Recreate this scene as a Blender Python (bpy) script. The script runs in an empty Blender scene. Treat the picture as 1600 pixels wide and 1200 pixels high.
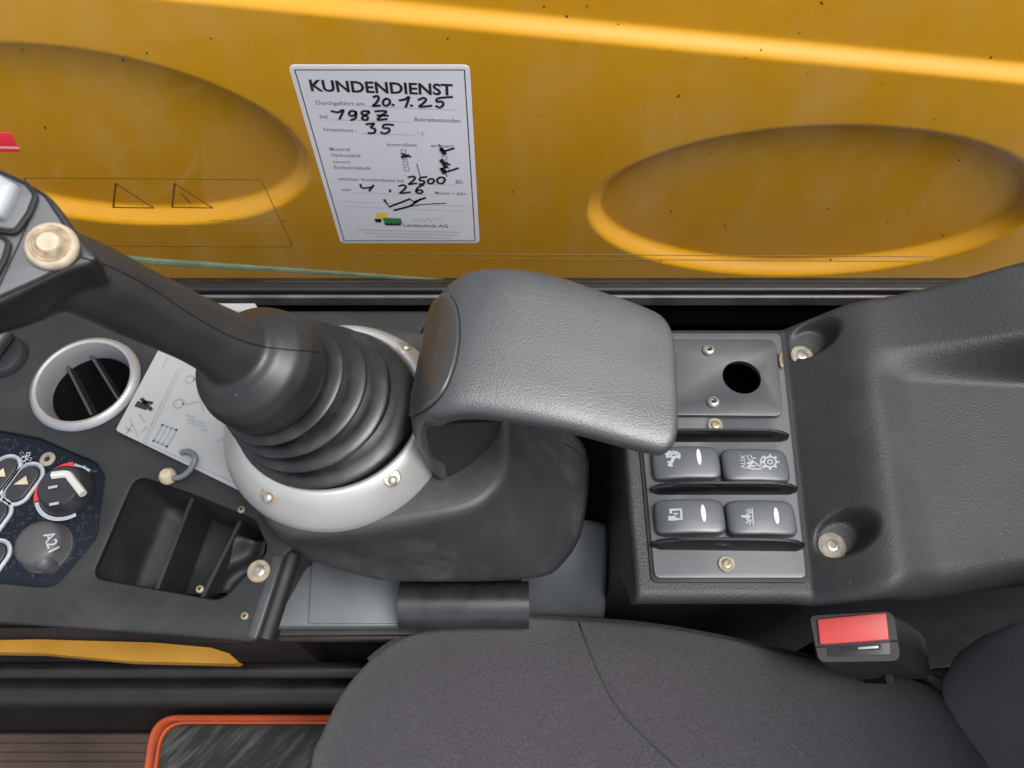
import bpy, bmesh, math, random
from mathutils import Vector as V, Matrix
from mathutils.bvhtree import BVHTree
R = math.radians
random.seed(7)
S = bpy.context.scene
COL = S.collection

# ------------------------------------------------------------------ camera
CAM_Z, FPX, PITCH = 1.01, 1200.0, R(60.3)
cam_d = bpy.data.cameras.new('camera'); cam = bpy.data.objects.new('camera', cam_d); COL.objects.link(cam)
cam.location = (0, 0, CAM_Z); cam.rotation_euler = (math.pi/2 - PITCH, 0, 0)
cam_d.sensor_width = 36; cam_d.lens = 36*FPX/1600
cam_d.clip_start = 0.01; cam_d.clip_end = 500
cam_d.dof.use_dof = True; cam_d.dof.focus_distance = 0.47; cam_d.dof.aperture_fstop = 15
S.camera = cam
# ------------------------------------------------------------------ sky, sun, exposure
SUN_EL, SUN_ROT = R(66), R(112)
w = bpy.data.worlds.new('World'); S.world = w; w.use_nodes = True
nt = w.node_tree; nt.nodes.clear()
sk = nt.nodes.new('ShaderNodeTexSky'); sk.sky_type = 'NISHITA'; sk.sun_disc = False
sk.sun_elevation = SUN_EL; sk.sun_rotation = SUN_ROT; sk.dust_density = 4; sk.air_density = 1.0
hs = nt.nodes.new('ShaderNodeHueSaturation'); hs.inputs['Saturation'].default_value = 0.35
bg = nt.nodes.new('ShaderNodeBackground'); bg.inputs['Strength'].default_value = 0.15
wo = nt.nodes.new('ShaderNodeOutputWorld')
nt.links.new(sk.outputs[0], hs.inputs['Color']); nt.links.new(hs.outputs[0], bg.inputs[0]); nt.links.new(bg.outputs[0], wo.inputs[0])
sun_d = bpy.data.lights.new('sun', 'SUN'); sun_d.energy = 1.5; sun_d.angle = R(35); sun_d.color = (1, .97, .93)
sun = bpy.data.objects.new('sun', sun_d); COL.objects.link(sun)
sdir = V((math.sin(SUN_ROT)*math.cos(SUN_EL), math.cos(SUN_ROT)*math.cos(SUN_EL), math.sin(SUN_EL)))
sun.rotation_euler = sdir.to_track_quat('Z', 'Y').to_euler(); sun.location = sdir*5
S.view_settings.view_transform = 'Standard'; S.view_settings.look = 'None'
S.view_settings.gamma = 1; S.view_settings.exposure = 0.80

# ------------------------------------------------------------------ pixel to place
cT, sT = math.cos(PITCH), math.sin(PITCH)
EYE = V((0, 0, CAM_Z))
def ray(px, py):
    a = (px-800)/FPX; b = (600-py)/FPX
    return V((a, cT+b*sT, -sT+b*cT))
def az(px, py, z): d = ray(px, py); return EYE + d*((z-CAM_Z)/d.z)
def ay(px, py, y): d = ray(px, py); return EYE + d*(y/d.y)
def apl(px, py, p0, n):
    d = ray(px, py); return EYE + d*((p0-EYE).dot(n)/d.dot(n))
def lerp(a, b, t): return a + (b-a)*t
def sst(a, b, x):
    t = max(0, min(1, (x-a)/(b-a))); return t*t*(3-2*t)

# ------------------------------------------------------------------ materials
MATS = {}
def mat(name, col, rough=.5, metal=0, grain=0, gstr=.2, gdist=.0004, kind='noise', var=.12, vscale=18, dust=0,
        dustcol=(.28, .25, .21), dscale=9, spec=.5, coat=0, stretch=(1, 1, 1), rot=(0, 0, 0), sheen=0, cgrain=0, speck=0, dstretch=False):
    m = bpy.data.materials.new(name); m.use_nodes = True; t = m.node_tree; N = t.nodes; L = t.links
    b = N['Principled BSDF']; b.inputs['Metallic'].default_value = metal
    b.inputs['Specular IOR Level'].default_value = spec; b.inputs['Coat Weight'].default_value = coat
    b.inputs['Coat Roughness'].default_value = .08; b.inputs['Sheen Weight'].default_value = sheen
    tc = N.new('ShaderNodeTexCoord'); mp = N.new('ShaderNodeMapping'); L.new(tc.outputs['Object'], mp.inputs[0])
    mp.vector_type = 'TEXTURE'; mp.inputs['Scale'].default_value = stretch; mp.inputs['Rotation'].default_value = rot
    n1 = N.new('ShaderNodeTexNoise'); n1.inputs['Scale'].default_value = vscale; n1.inputs['Detail'].default_value = 6
    L.new(tc.outputs['Object'], n1.inputs[0])
    cr = N.new('ShaderNodeValToRGB'); L.new(n1.outputs[0], cr.inputs[0])
    cr.color_ramp.elements[0].position = .3; cr.color_ramp.elements[1].position = .72
    cr.color_ramp.elements[0].color = (*[c*(1-var) for c in col], 1); cr.color_ramp.elements[1].color = (*[min(1, c*(1+var)) for c in col], 1)
    out = cr.outputs[0]
    mr = N.new('ShaderNodeMapRange'); L.new(n1.outputs[0], mr.inputs[0])
    mr.inputs[1].default_value = .3; mr.inputs[2].default_value = .7
    mr.inputs[3].default_value = max(.03, rough-.07); mr.inputs[4].default_value = min(1, rough+.07); rout = mr.outputs[0]
    def mixc(fac, a, bc):
        mx = N.new('ShaderNodeMix'); mx.data_type = 'RGBA'; L.new(fac, mx.inputs[0]); L.new(a, mx.inputs[6])
        mx.inputs[7].default_value = (*bc, 1); return mx.outputs[2]
    if dust:
        n2 = N.new('ShaderNodeTexNoise'); n2.inputs['Scale'].default_value = dscale; n2.inputs['Detail'].default_value = 9; n2.inputs['Roughness'].default_value = .72
        L.new((mp if dstretch else tc).outputs[0 if dstretch else 'Object'], n2.inputs[0])
        m2 = N.new('ShaderNodeMapRange'); m2.inputs[1].default_value = .48; m2.inputs[2].default_value = .82; m2.inputs[4].default_value = dust
        L.new(n2.outputs[0], m2.inputs[0]); out = mixc(m2.outputs[0], out, dustcol)
    if speck:
        n3 = N.new('ShaderNodeTexVoronoi'); n3.inputs['Scale'].default_value = 140
        L.new(tc.outputs['Object'], n3.inputs[0])
        m3 = N.new('ShaderNodeMapRange'); m3.inputs[1].default_value = .10; m3.inputs[2].default_value = .04; m3.inputs[3].default_value = 0; m3.inputs[4].default_value = speck
        L.new(n3.outputs['Distance'], m3.inputs[0]); 
        n4 = N.new('ShaderNodeTexNoise'); n4.inputs['Scale'].default_value = 60; L.new(tc.outputs['Object'], n4.inputs[0])
        m4 = N.new('ShaderNodeMapRange'); m4.inputs[1].default_value = .58; m4.inputs[2].default_value = .66; L.new(n4.outputs[0], m4.inputs[0])
        mm = N.new('ShaderNodeMath'); mm.operation = 'MULTIPLY'; L.new(m3.outputs[0], mm.inputs[0]); L.new(m4.outputs[0], mm.inputs[1])
        out = mixc(mm.outputs[0], out, (.4, .38, .34))
    if grain:
        if kind == 'noise':
            g = N.new('ShaderNodeTexNoise'); g.inputs['Detail'].default_value = 2.5; go = g.outputs[0]
        else:
            g = N.new('ShaderNodeTexVoronoi'); g.feature = 'F1'; go = g.outputs['Distance']
        g.inputs['Scale'].default_value = grain; L.new(mp.outputs[0], g.inputs[0])
        bp = N.new('ShaderNodeBump'); bp.inputs['Strength'].default_value = gstr; bp.inputs['Distance'].default_value = gdist
        if kind != 'noise': bp.invert = True
        L.new(go, bp.inputs['Height']); L.new(bp.outputs[0], b.inputs['Normal'])
        if cgrain:
            m5 = N.new('ShaderNodeMapRange'); m5.inputs[1].default_value = .35; m5.inputs[2].default_value = .75; m5.inputs[4].default_value = cgrain
            L.new(go, m5.inputs[0]); out = mixc(m5.outputs[0], out, tuple(min(1, c*2.6+.02) for c in col))
    L.new(out, b.inputs['Base Color']); L.new(rout, b.inputs['Roughness'])
    MATS[name] = m; return m
mat('pad', (0.043, 0.0452, 0.048), .44, grain=1050, gstr=.22, gdist=.0006, kind='vor', var=.18, vscale=26, spec=0.9)
mat('pad_smooth', (.040, .040, .041), .30, grain=900, gstr=.05, var=.1, spec=.55)
mat('console', (.020, .022, .0235), .50, grain=850, gstr=.6, gdist=.0006, var=.16, vscale=14, dust=.10, spec=.45, speck=.25)
mat('deck', (0.014, 0.0155, 0.017), 0.6, grain=500, gstr=.2, var=.2, vscale=20, dust=.22, dustcol=(.13, .12, .11), spec=0.35)
mat('pod', (0.026, 0.026, 0.028), .50, grain=1000, gstr=.30, gdist=.0004, var=.12, vscale=30, dust=.30, dscale=13, spec=0.5)
mat('grip', (0.012, 0.012, 0.013), 0.44, grain=1200, gstr=.05, var=.15, vscale=30, dust=.05, spec=0.6, speck=.3)
mat('head', (0.06, 0.064, 0.07), .45, grain=1200, gstr=.08, var=.08, spec=0.7)
mat('rubber', (0.008, 0.008, 0.009), .36, grain=700, gstr=.06, var=.15, vscale=40, dust=.16, dscale=30, spec=0.55, speck=.5)
mat('black', (.006, .006, .007), .45, var=.2)
mat('gloss_black', (.008, .008, .010), .22, var=.2, spec=.6)
mat('line', (.004, .004, .005), .6, var=.1)
mat('silver', (0.44, 0.44, 0.43), .38, metal=.45, grain=1500, gstr=.03, var=.05, vscale=25)
mat('vent_silver', (0.34, 0.35, 0.36), .35, metal=.5, var=.06)
mat('steel', (0.4, 0.38, 0.35), .38, metal=.8, grain=600, gstr=.15, var=.25, vscale=160)
mat('dirty_washer', (0.24, 0.21, 0.165), .6, metal=.1, grain=500, gstr=.4, var=.35, vscale=200)
mat('brass', (0.38, 0.32, 0.2), .4, metal=.7, var=.25, vscale=120)
mat('panel', (.045, .049, .056), .42, grain=1100, gstr=.12, var=.12, vscale=24, dust=.14, dscale=22, spec=0.8)
mat('plate', (0.022, 0.024, 0.028), .40, grain=900, gstr=.10, var=.22, vscale=30, dust=.10, dscale=20, spec=0.8)
mat('rocker', (.052, .057, .066), .38, grain=1100, gstr=.08, var=.08, vscale=40, spec=0.7)
mat('rocker_grey', (.30, .33, .35), .35, grain=1000, gstr=.04, var=.06)
mat('icon', (0.29, 0.31, 0.34), .6, var=.12, vscale=200)
mat('icon_dim', (.20, .24, .28), .6, var=.15, vscale=200)
mat('lens', (0.5, 0.51, 0.53), .3, var=.05)
mat('cream', (0.42, 0.36, 0.26), .55, grain=300, gstr=.3, var=.2, vscale=220)
mat('cream_dirt', (.30, .23, .15), .62, grain=300, gstr=.3, var=.45, vscale=260)
mat('yellow', (0.74, 0.345, 0.006), .36, var=.035, vscale=4, coat=.25, spec=.45, grain=260, gstr=.02)
mat('yellow_old', (0.34, 0.165, 0.014), .45, var=.2, vscale=30, dust=.3, dustcol=(.1, .07, .03), dscale=30)
mat('paper', (.60, .60, .645), .5, var=.03, vscale=10)
mat('card', (0.3, 0.31, 0.315), .38, var=.05, vscale=20)
mat('ink', (.012, .013, .018), .5, var=.1)
mat('ink_grey', (.20, .20, .22), .6, var=.1)
mat('ink_faint', (.42, .42, .45), .6, var=.1)
mat('ink_card', (.22, .24, .25), .6, var=.2)
mat('logo_green', (.03, .20, .05), .5); mat('logo_yellow', (.68, .48, .05), .5)
mat('decal_line', (.10, .050, .004), .5); mat('decal_text', (.28, .14, .008), .6)
mat('red_sticker', (.70, .03, .05), .4); mat('pink_line', (.80, .35, .35), .5)
mat('red_button', (0.66, 0.07, 0.06), .40, grain=900, gstr=.05, var=.06, vscale=30)
mat('red_mark', (.55, .03, .03), .5); mat('white_mark', (0.5, 0.5, 0.48), .45)
mat('buckle', (.018, .019, .021), .46, grain=900, gstr=.06, var=.15, spec=.55)
mat('seat', (0.028, 0.025, 0.03), .85, grain=880, gstr=1.0, gdist=.0012, var=.16, vscale=9, stretch=(1.5, .62, 1), rot=(0, 0, -.5), sheen=.25, cgrain=.6, spec=0.35)
mat('seat_edge', (0.035, 0.032, 0.037), .85, grain=700, gstr=.6, gdist=.0008, var=.2, cgrain=.4, spec=.3)
mat('dusty', (.045, .040, .040), .9, grain=600, gstr=.8, gdist=.001, var=.3, vscale=40, dust=.85, dustcol=(.26, .18, .10), dscale=26, cgrain=.3)
mat('greymetal', (0.12, 0.134, 0.146), .42, grain=300, gstr=.05, var=.12, vscale=40, dust=.12, dustcol=(.08, .09, .09), dscale=40)
mat('bracket', (.035, .035, .038), .30, metal=.3, var=.2, vscale=60)
mat('support', (.11, .12, .13), .36, var=.2, vscale=20)
mat('dark_trim', (.008, .007, .007), .65, var=.25, vscale=20, dust=.15, dustcol=(.035, .026, .022), dscale=12, spec=.12)
mat('brown_trim', (0.022, 0.017, 0.016), .42, var=.3, vscale=15, dust=.3, dustcol=(.09, .07, .065), dscale=10, stretch=(5, 1, 1))
mat('rail', (.010, .009, .010), .34, var=.2, vscale=30, spec=.45)
mat('sill_metal', (.13, .125, .13), .42, metal=.4, var=.3, vscale=40)
mat('green_reflection', (0.11, 0.16, 0.1), .35, var=.25, vscale=50)
mat('mat_rubber', (0.05, 0.036, 0.028), .8, grain=300, gstr=.5, var=.35, vscale=12, stretch=(6, 1, 1), spec=.15)
mat('orange', (0.46, 0.075, 0.02), .5, var=.15, vscale=25, dust=.15, dustcol=(.12, .08, .06))
mat('scuffed', (0.018, 0.019, 0.02), .55, var=.3, vscale=12, dust=.55, dustcol=(.24, .25, .25), dscale=120, grain=220, gstr=.4, stretch=(1, 9, 1), rot=(0, 0, -.75), dstretch=True, spec=.3)
mat('climate', (.007, .010, .016), .5, var=.3, vscale=14, grain=200, gstr=.1, spec=.12)
mat('knob', (.020, .021, .024), .4, var=.15)
mat('knob_grey', (0.055, 0.054, 0.056), .5, var=.12, vscale=60)
mat('mark_grey', (.30, .33, .36), .5, var=.1)
mat('gravel', (.22, .21, .20), .9, grain=60, gstr=.6, gdist=.01, var=.3, vscale=2)
mat('screw_tan', (.24, .20, .14), .55, metal=.2, grain=500, gstr=.4, var=.3, vscale=200)
mat('dirt', (.035, .022, .008), .7, var=.4, vscale=300)
mat('dust_film', (.50, .36, .12), .8)
# thin window glass
gm = bpy.data.materials.new('window_glass'); gm.use_nodes = True; t = gm.node_tree; t.nodes.clear()
go = t.nodes.new('ShaderNodeOutputMaterial'); tr = t.nodes.new('ShaderNodeBsdfTransparent'); gl = t.nodes.new('ShaderNodeBsdfGlossy')
tr.inputs[0].default_value = (.94, .955, .94, 1); gl.inputs['Roughness'].default_value = .02
lw = t.nodes.new('ShaderNodeLayerWeight'); lw.inputs[0].default_value = .5; mx = t.nodes.new('ShaderNodeMixShader')
pw = t.nodes.new('ShaderNodeMath'); pw.operation = 'POWER'; pw.inputs[1].default_value = 5; fr = t.nodes.new('ShaderNodeMath'); fr.operation = 'MULTIPLY_ADD'; fr.inputs[1].default_value = .8; fr.inputs[2].default_value = .012
t.links.new(lw.outputs['Facing'], pw.inputs[0]); t.links.new(pw.outputs[0], fr.inputs[0])
t.links.new(fr.outputs[0], mx.inputs[0]); t.links.new(tr.outputs[0], mx.inputs[1]); t.links.new(gl.outputs[0], mx.inputs[2])
df = t.nodes.new('ShaderNodeBsdfDiffuse'); df.inputs[0].default_value = (.75, .72, .66, 1); m2 = t.nodes.new('ShaderNodeMixShader')
tc = t.nodes.new('ShaderNodeTexCoord'); mp = t.nodes.new('ShaderNodeMapping'); mp.inputs['Scale'].default_value = (1.0, 1.0, .45); mp.inputs['Rotation'].default_value = (0, .25, 0); t.links.new(tc.outputs['Object'], mp.inputs[0])
nz = t.nodes.new('ShaderNodeTexNoise'); nz.inputs['Scale'].default_value = 16; nz.inputs['Detail'].default_value = 8; nz.inputs['Roughness'].default_value = .65; t.links.new(mp.outputs[0], nz.inputs[0])
mr_ = t.nodes.new('ShaderNodeMapRange'); mr_.inputs[1].default_value = .46; mr_.inputs[2].default_value = .78; mr_.inputs[3].default_value = .004; mr_.inputs[4].default_value = .045; t.links.new(nz.outputs[0], mr_.inputs[0])
t.links.new(mr_.outputs[0], m2.inputs[0]); t.links.new(mx.outputs[0], m2.inputs[1]); t.links.new(df.outputs[0], m2.inputs[2]); t.links.new(m2.outputs[0], go.inputs[0])
MATS['glass'] = gm

# ------------------------------------------------------------------ builders
ORG = {}
def root(name, loc, label, cat, group=None):
    o = bpy.data.objects.new(name, None); COL.objects.link(o); o.location = loc; o.empty_display_size = .02
    o['label'] = label; o['category'] = cat
    if group: o['group'] = group
    ORG[o.name] = V(loc); return o
def tag(o, label=None, cat=None, group=None, kind=None):
    if label: o['label'] = label
    if cat: o['category'] = cat
    if group: o['group'] = group
    if kind: o['kind'] = kind
    return o
def obj(name, vs, fs, m, parent=None, smooth=True, bevel=0, seg=3, sub=0, angle=40, flip=False):
    vs = [V(v) for v in vs]
    if parent: org = ORG[parent.name]
    else:
        n = len(vs); org = V((sum(v.x for v in vs)/n, sum(v.y for v in vs)/n, min(v.z for v in vs)))
    me = bpy.data.meshes.new(name); me.from_pydata([v-org for v in vs], [], fs)
    bm = bmesh.new(); bm.from_mesh(me); bmesh.ops.recalc_face_normals(bm, faces=bm.faces); bm.to_mesh(me); bm.free()
    me.materials.append(MATS[m] if isinstance(m, str) else m)
    o = bpy.data.objects.new(name, me); COL.objects.link(o)
    if parent: o.parent = parent
    else: o.location = org
    ORG[o.name] = org
    if smooth:
        for p in me.polygons: p.use_smooth = True
        if bevel == 0 and angle < 180:
            me.set_sharp_from_angle(angle=R(angle))
    if bevel:
        b = o.modifiers.new('bevel', 'BEVEL'); b.width = bevel; b.segments = seg; b.limit_method = 'ANGLE'; b.angle_limit = R(30)
        me.set_sharp_from_angle(angle=R(180))
        b.harden_normals = True
    if sub:
        b = o.modifiers.new('subdivision', 'SUBSURF'); b.levels = sub; b.render_levels = sub
    return o
def basis(n):
    n = V(n).normalized(); a = V((0, 0, 1)) if abs(n.z) < .9 else V((0, 1, 0))
    u = a.cross(n).normalized(); return u, n.cross(u), n
def box_vf(x0, x1, y0, y1, z0, z1):
    v = [(x, y, z) for z in (z0, z1) for y in (y0, y1) for x in (x0, x1)]
    return v, [(0, 2, 3, 1), (4, 5, 7, 6), (0, 1, 5, 4), (2, 6, 7, 3), (0, 4, 6, 2), (1, 3, 7, 5)]
def box(name, x0, x1, y0, y1, z0, z1, m, parent=None, bevel=.002, seg=2):
    v, f = box_vf(x0, x1, y0, y1, z0, z1); return obj(name, v, f, m, parent, bevel=bevel, seg=seg)
def loft_vf(secs, cap0=True, cap1=True, closed=False):
    n = len(secs[0]); v = [p for s in secs for p in s]; f = []
    K = len(secs)
    for k in range(K if closed else K-1):
        a = k*n; b = ((k+1) % K)*n
        for i in range(n):
            j = (i+1) % n; f.append((a+i, a+j, b+j, b+i))
    if not closed:
        if cap0: f.append(tuple(range(n-1, -1, -1)))
        if cap1: f.append(tuple((K-1)*n+i for i in range(n)))
    return v, f
def loft(name, secs, m, parent=None, **k):
    c0 = k.pop('cap0', True); c1 = k.pop('cap1', True); v, f = loft_vf(secs, c0, c1); return obj(name, v, f, m, parent, **k)
def circ(c, n, r, N=32, r2=None, u=None):
    c = V(c); U, W, n = basis(n)
    if u is not None: U = (V(u)-n*V(u).dot(n)).normalized(); W = n.cross(U)
    r2 = r2 or r
    return [c + U*(r*math.cos(2*math.pi*i/N)) + W*(r2*math.sin(2*math.pi*i/N)) for i in range(N)]
def revolve_secs(c, n, prof, N=40):
    n = V(n).normalized(); return [circ(V(c)+n*s, n, max(r, 1e-5), N) for s, r in prof]
def revolve(name, c, n, prof, m, parent=None, N=40, **k):
    return loft(name, revolve_secs(c, n, prof, N), m, parent, **k)
def tube_vf(path, r, N=8):
    path = [V(p) for p in path]; secs = []
    for i, p in enumerate(path):
        d = (path[min(i+1, len(path)-1)]-path[max(i-1, 0)]).normalized()
        secs.append(circ(p, d, r if not callable(r) else r(i/(len(path)-1)), N))
    # keep frames aligned
    return loft_vf(secs)
def tube(name, path, r, m, parent=None, N=8, **k):
    v, f = tube_vf(path, r, N); return obj(name, v, f, m, parent, **k)
def catmull(P, per=6, closed=False):
    P = [V(p) for p in P]; n = len(P); out = []
    rng = range(n if closed else n-1)
    for i in rng:
        p0 = P[(i-1) % n] if closed or i > 0 else P[0]; p1 = P[i]; p2 = P[(i+1) % n]
        p3 = P[(i+2) % n] if closed or i+2 < n else P[-1]
        for k in range(per):
            t = k/per
            out.append(.5*((2*p1)+(p2-p0)*t+(2*p0-5*p1+4*p2-p3)*t*t+(3*p1-p0-3*p2+p3)*t**3))
    if not closed: out.append(P[-1])
    return out
def rounded(poly, r, n=5):
    out = []; N = len(poly); poly = [V(p) for p in poly]
    for i in range(N):
        p = poly[i]; a = poly[i-1]-p; b = poly[(i+1) % N]-p; rr = r[i] if isinstance(r, (list, tuple)) else r
        la, lb = a.length, b.length; a.normalize(); b.normalize()
        ang = a.angle(b); d = min(rr/math.tan(ang/2), la*.48, lb*.48)
        p1 = p+a*d; p2 = p+b*d
        for k in range(n+1):
            t = k/n; out.append(p1*(1-t)**2 + p*2*t*(1-t) + p2*t*t)
    return out
def slab(name, outer, holes, dz, m, parent=None, bev=.0008, n=V((0, 0, 1))):
    """plate with holes; outer/holes are 3D points on a plane with normal n, plate grows dz along -n"""
    n = V(n).normalized(); u, w_, n = basis(n); o0 = outer[0]
    cu = bpy.data.curves.new('c', 'CURVE'); cu.dimensions = '2D'; cu.fill_mode = 'BOTH'
    for P in [outer]+holes:
        sp = cu.splines.new('POLY'); sp.points.add(len(P)-1); sp.use_cyclic_u = True
        for i, p in enumerate(P):
            d = V(p)-o0; sp.points[i].co = (d.dot(u), d.dot(w_), 0, 1)
    cu.extrude = max(1e-5, dz/2-bev); cu.bevel_depth = bev; cu.bevel_resolution = 2; cu.offset = -bev
    ob = bpy.data.objects.new('c', cu); COL.objects.link(ob)
    dg = bpy.context.evaluated_depsgraph_get(); me = bpy.data.meshes.new_from_object(ob.evaluated_get(dg))
    vs = [o0+u*v.co.x+w_*v.co.y+n*(v.co.z-dz/2) for v in me.vertices]; fs = [tuple(p.vertices) for p in me.polygons]
    bpy.data.objects.remove(ob); bpy.data.curves.remove(cu); bpy.data.meshes.remove(me)
    bm_me = obj(name, vs, fs, m, parent, angle=35)
    bm = bmesh.new(); bm.from_mesh(bm_me.data); bmesh.ops.remove_doubles(bm, verts=bm.verts, dist=1e-5); bm.to_mesh(bm_me.data); bm.free()
    return bm_me
FONT_CACHE = {}
def text_vf(body, bold=0.0):
    cu = bpy.data.curves.new('t', 'FONT'); cu.body = body; cu.size = 1; cu.offset = bold; cu.resolution_u = 3
    ob = bpy.data.objects.new('t', cu); COL.objects.link(ob)
    dg = bpy.context.evaluated_depsgraph_get(); me = bpy.data.meshes.new_from_object(ob.evaluated_get(dg))
    vs = [(v.co.x, v.co.y) for v in me.vertices]; fs = [tuple(p.vertices) for p in me.polygons]
    bpy.data.objects.remove(ob); bpy.data.curves.remove(cu); bpy.data.meshes.remove(me)
    return vs, fs
class Flat:
    """collects flat marks (text, strokes, polygons) given by a mapping (u,v)->point, normal n"""
    def __init__(s): s.v = []; s.f = []
    def add(s, vs, fs):
        o = len(s.v); s.v += vs; s.f += [tuple(i+o for i in f) for f in fs]
    def text(s, body, pl, pr, n, bold=0.0, hscale=1.0):
        vs, fs = text_vf(body, bold); W = max(v[0] for v in vs)
        U = (pr-pl); k = U.length/W; U.normalize(); W_ = V(n).cross(U)
        s.add([pl+U*(x*k)+W_*(y*k*hscale) for x, y in vs], fs)
    def stroke(s, pts, n, w):
        pts = [V(p) for p in pts]; n = V(n).normalized(); L = []; Rr = []
        for i, p in enumerate(pts):
            d = (pts[min(i+1, len(pts)-1)]-pts[max(i-1, 0)]).normalized(); q = n.cross(d)*(w/2)
            if i == 0: p = p-d*w*.4
            if i == len(pts)-1: p = p+d*w*.4
            L.append(p+q); Rr.append(p-q)
        k = len(pts); s.add(L+Rr, [(i, k+i, k+i+1, i+1) for i in range(k-1)])
    def poly(s, pts): s.add([V(p) for p in pts], [tuple(range(len(pts)))])
    def build(s, name, m, parent): return obj(name, s.v, s.f, m, parent, smooth=False)
def bvh(o):
    bpy.context.view_layer.update(); dg = bpy.context.evaluated_depsgraph_get(); e = o.evaluated_get(dg); me = e.to_mesh()
    M = o.matrix_world; b = BVHTree.FromPolygons([M @ v.co for v in me.vertices], [tuple(p.vertices) for p in me.polygons]); e.to_mesh_clear(); return b
def hit(b, px, py, off=0.0):
    d = ray(px, py).normalized(); p, n, i, dist = b.ray_cast(EYE, d)
    if p is None: return None, None
    if n.dot(d) > 0: n = -n
    return p+n*off, n
def surf_line(b, px, off, per=6):
    P = catmull([V((x, y, 0)) for x, y in px], per); out = []
    for q in P:
        p, n = hit(b, q.x, q.y, off)
        if p is not None: out.append(p)
    return out
def screw(parent, c, n, r, h=.002, m='steel', socket='black', washer=None, wr=0):
    c = V(c); n = V(n).normalized()
    p = parent
    if washer: revolve('washer', c, n, [(-.0008, wr), (.0008, wr), (.0013, wr*.93), (.0014, wr*.5)], washer, p, N=24)
    s = revolve('screw', c, n, [(-.001, r), (h*.55, r), (h*.9, r*.8), (h, r*.5), (h*.5, r*.42), (h*.45, 0)], m, p, N=20)
    revolve('socket', c+n*(h*.47), n, [(0, r*.40), (.0002, r*.40), (.0002, 0)], 'line', s, N=6)
    return s

# ================================================================== SETTING
def sheet(name, x0, x1, y0, y1, z, m):
    return tag(obj(name, [(x0, y0, z), (x1, y0, z), (x1, y1, z), (x0, y1, z)], [(0, 1, 2, 3)], m), kind='structure')
sheet('ground', -60, 60, -60, 60, -.9, 'gravel')  # unseen ground, added to bounce light onto the yellow cover
tag(box('cab_floor', -.95, .80, -.55, .43, -.03, 0, 'dark_trim', bevel=.003), kind='structure')
tag(box('cab_side_wall', -.95, .80, .3895, .43, .001, .453, 'black', bevel=.003), kind='structure')

# ------------------------------------------------------------------ yellow engine cover beyond the window
def ramp(a, b, x):
    t = max(0, min(1, (x-a)/(b-a))); return .35*t*t*(3-2*t)+.65*t
def build_cover():
    Y0 = .62
    x0, x1, z0, z1 = -1.0, 1.05, .02, .80
    def band(x):  # lower edge height of the stepped ledge
        return .561 - .107*x
    E = [(.3505, .332, .262, .1255, -.02), (-.445, .429, .228, .121, -.10)]
    def dy(x, z):
        b = band(x); o = .012*ramp(b, b+.0125, z)
        # gentle crown of the sheet
        o += .012*((z-.35)/.4)**2
        for cx, cz, a, h, r in E:
            dx, dz = x-cx, z-cz; u = dx*math.cos(r)+dz*math.sin(r); v = -dx*math.sin(r)+dz*math.cos(r)
            q = math.sqrt((u/a)**2+(v/h)**2)
            d = (1-q)*q/max(1e-6, math.sqrt((u/a**2)**2+(v/h**2)**2))          # about metres from the rim
            o += .017*ramp(0, .015, d)
        return o
    st = .0025; nx = int((x1-x0)/st); nz = int((z1-z0)/st); vs = []; fs = []
    for j in range(nz+1):
        z = z0+(z1-z0)*j/nz
        for i in range(nx+1):
            x = x0+(x1-x0)*i/nx; zz = z-.107*x*sst(.08, .56, z); vs.append((x, Y0+dy(x, zz), zz))
    for j in range(nz):
        for i in range(nx):
            a = j*(nx+1)+i; fs.append((a, a+1, a+nx+2, a+nx+1))
    r = root('engine_cover', (0, Y0, z0), 'glossy yellow sheet metal cover with two pressed ovals seen through the window', 'engine cover')
    obj('pressed_panel', vs, fs, 'yellow', r, angle=180)
    box('top_sheet', x0, x1, Y0+.05, 1.35, z1-.02, z1-.004, 'yellow', r, bevel=.004)
    box('lower_frame', x0, x1, Y0+.01, Y0+.30, -.9, z0-.002, 'black', r, bevel=.004)
build_cover()

# ------------------------------------------------------------------ window
GY = .38
WR = root('side_window', (0, GY, .505), 'clear side window pane in a black frame with rubber seal', 'window')
gp = box('pane', -.70, .70, GY, GY+.004, .507, 1.15, gm, WR, bevel=0)
box('frame_rail', -.94, .79, GY-.006, GY+.009, .455, .5045, 'black', WR, bevel=.003)
box('rubber_seal', -.94, .79, GY-.010, GY-.0005, .503, .5125, 'black', WR, bevel=.003)
box('metal_lip', -.94, .79, GY-.014, GY-.0105, .497, .5085, 'sill_metal', WR, bevel=.0012)
# glass edge reflection built as a pale green strip rising to the left
ge = [ay(150, 398, GY+.012), ay(240, 408, GY+.012), ay(480, 424, GY+.012), ay(700, 439, GY+.012)]
v, f = tube_vf(catmull(ge, 5), lambda t: .0034*(1-.55*t), 6); obj('edge_reflection', v, f, 'green_reflection', WR)
for k, (ya, yb) in enumerate(((396, 401), (402.5, 409))):
    a = ay(560, ya, GY-.0004); b = ay(1460, yb, GY-.0004)
    v, f = tube_vf([a, b], .00035, 5); obj('edge_line', v, f, 'decal_line', WR)
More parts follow.
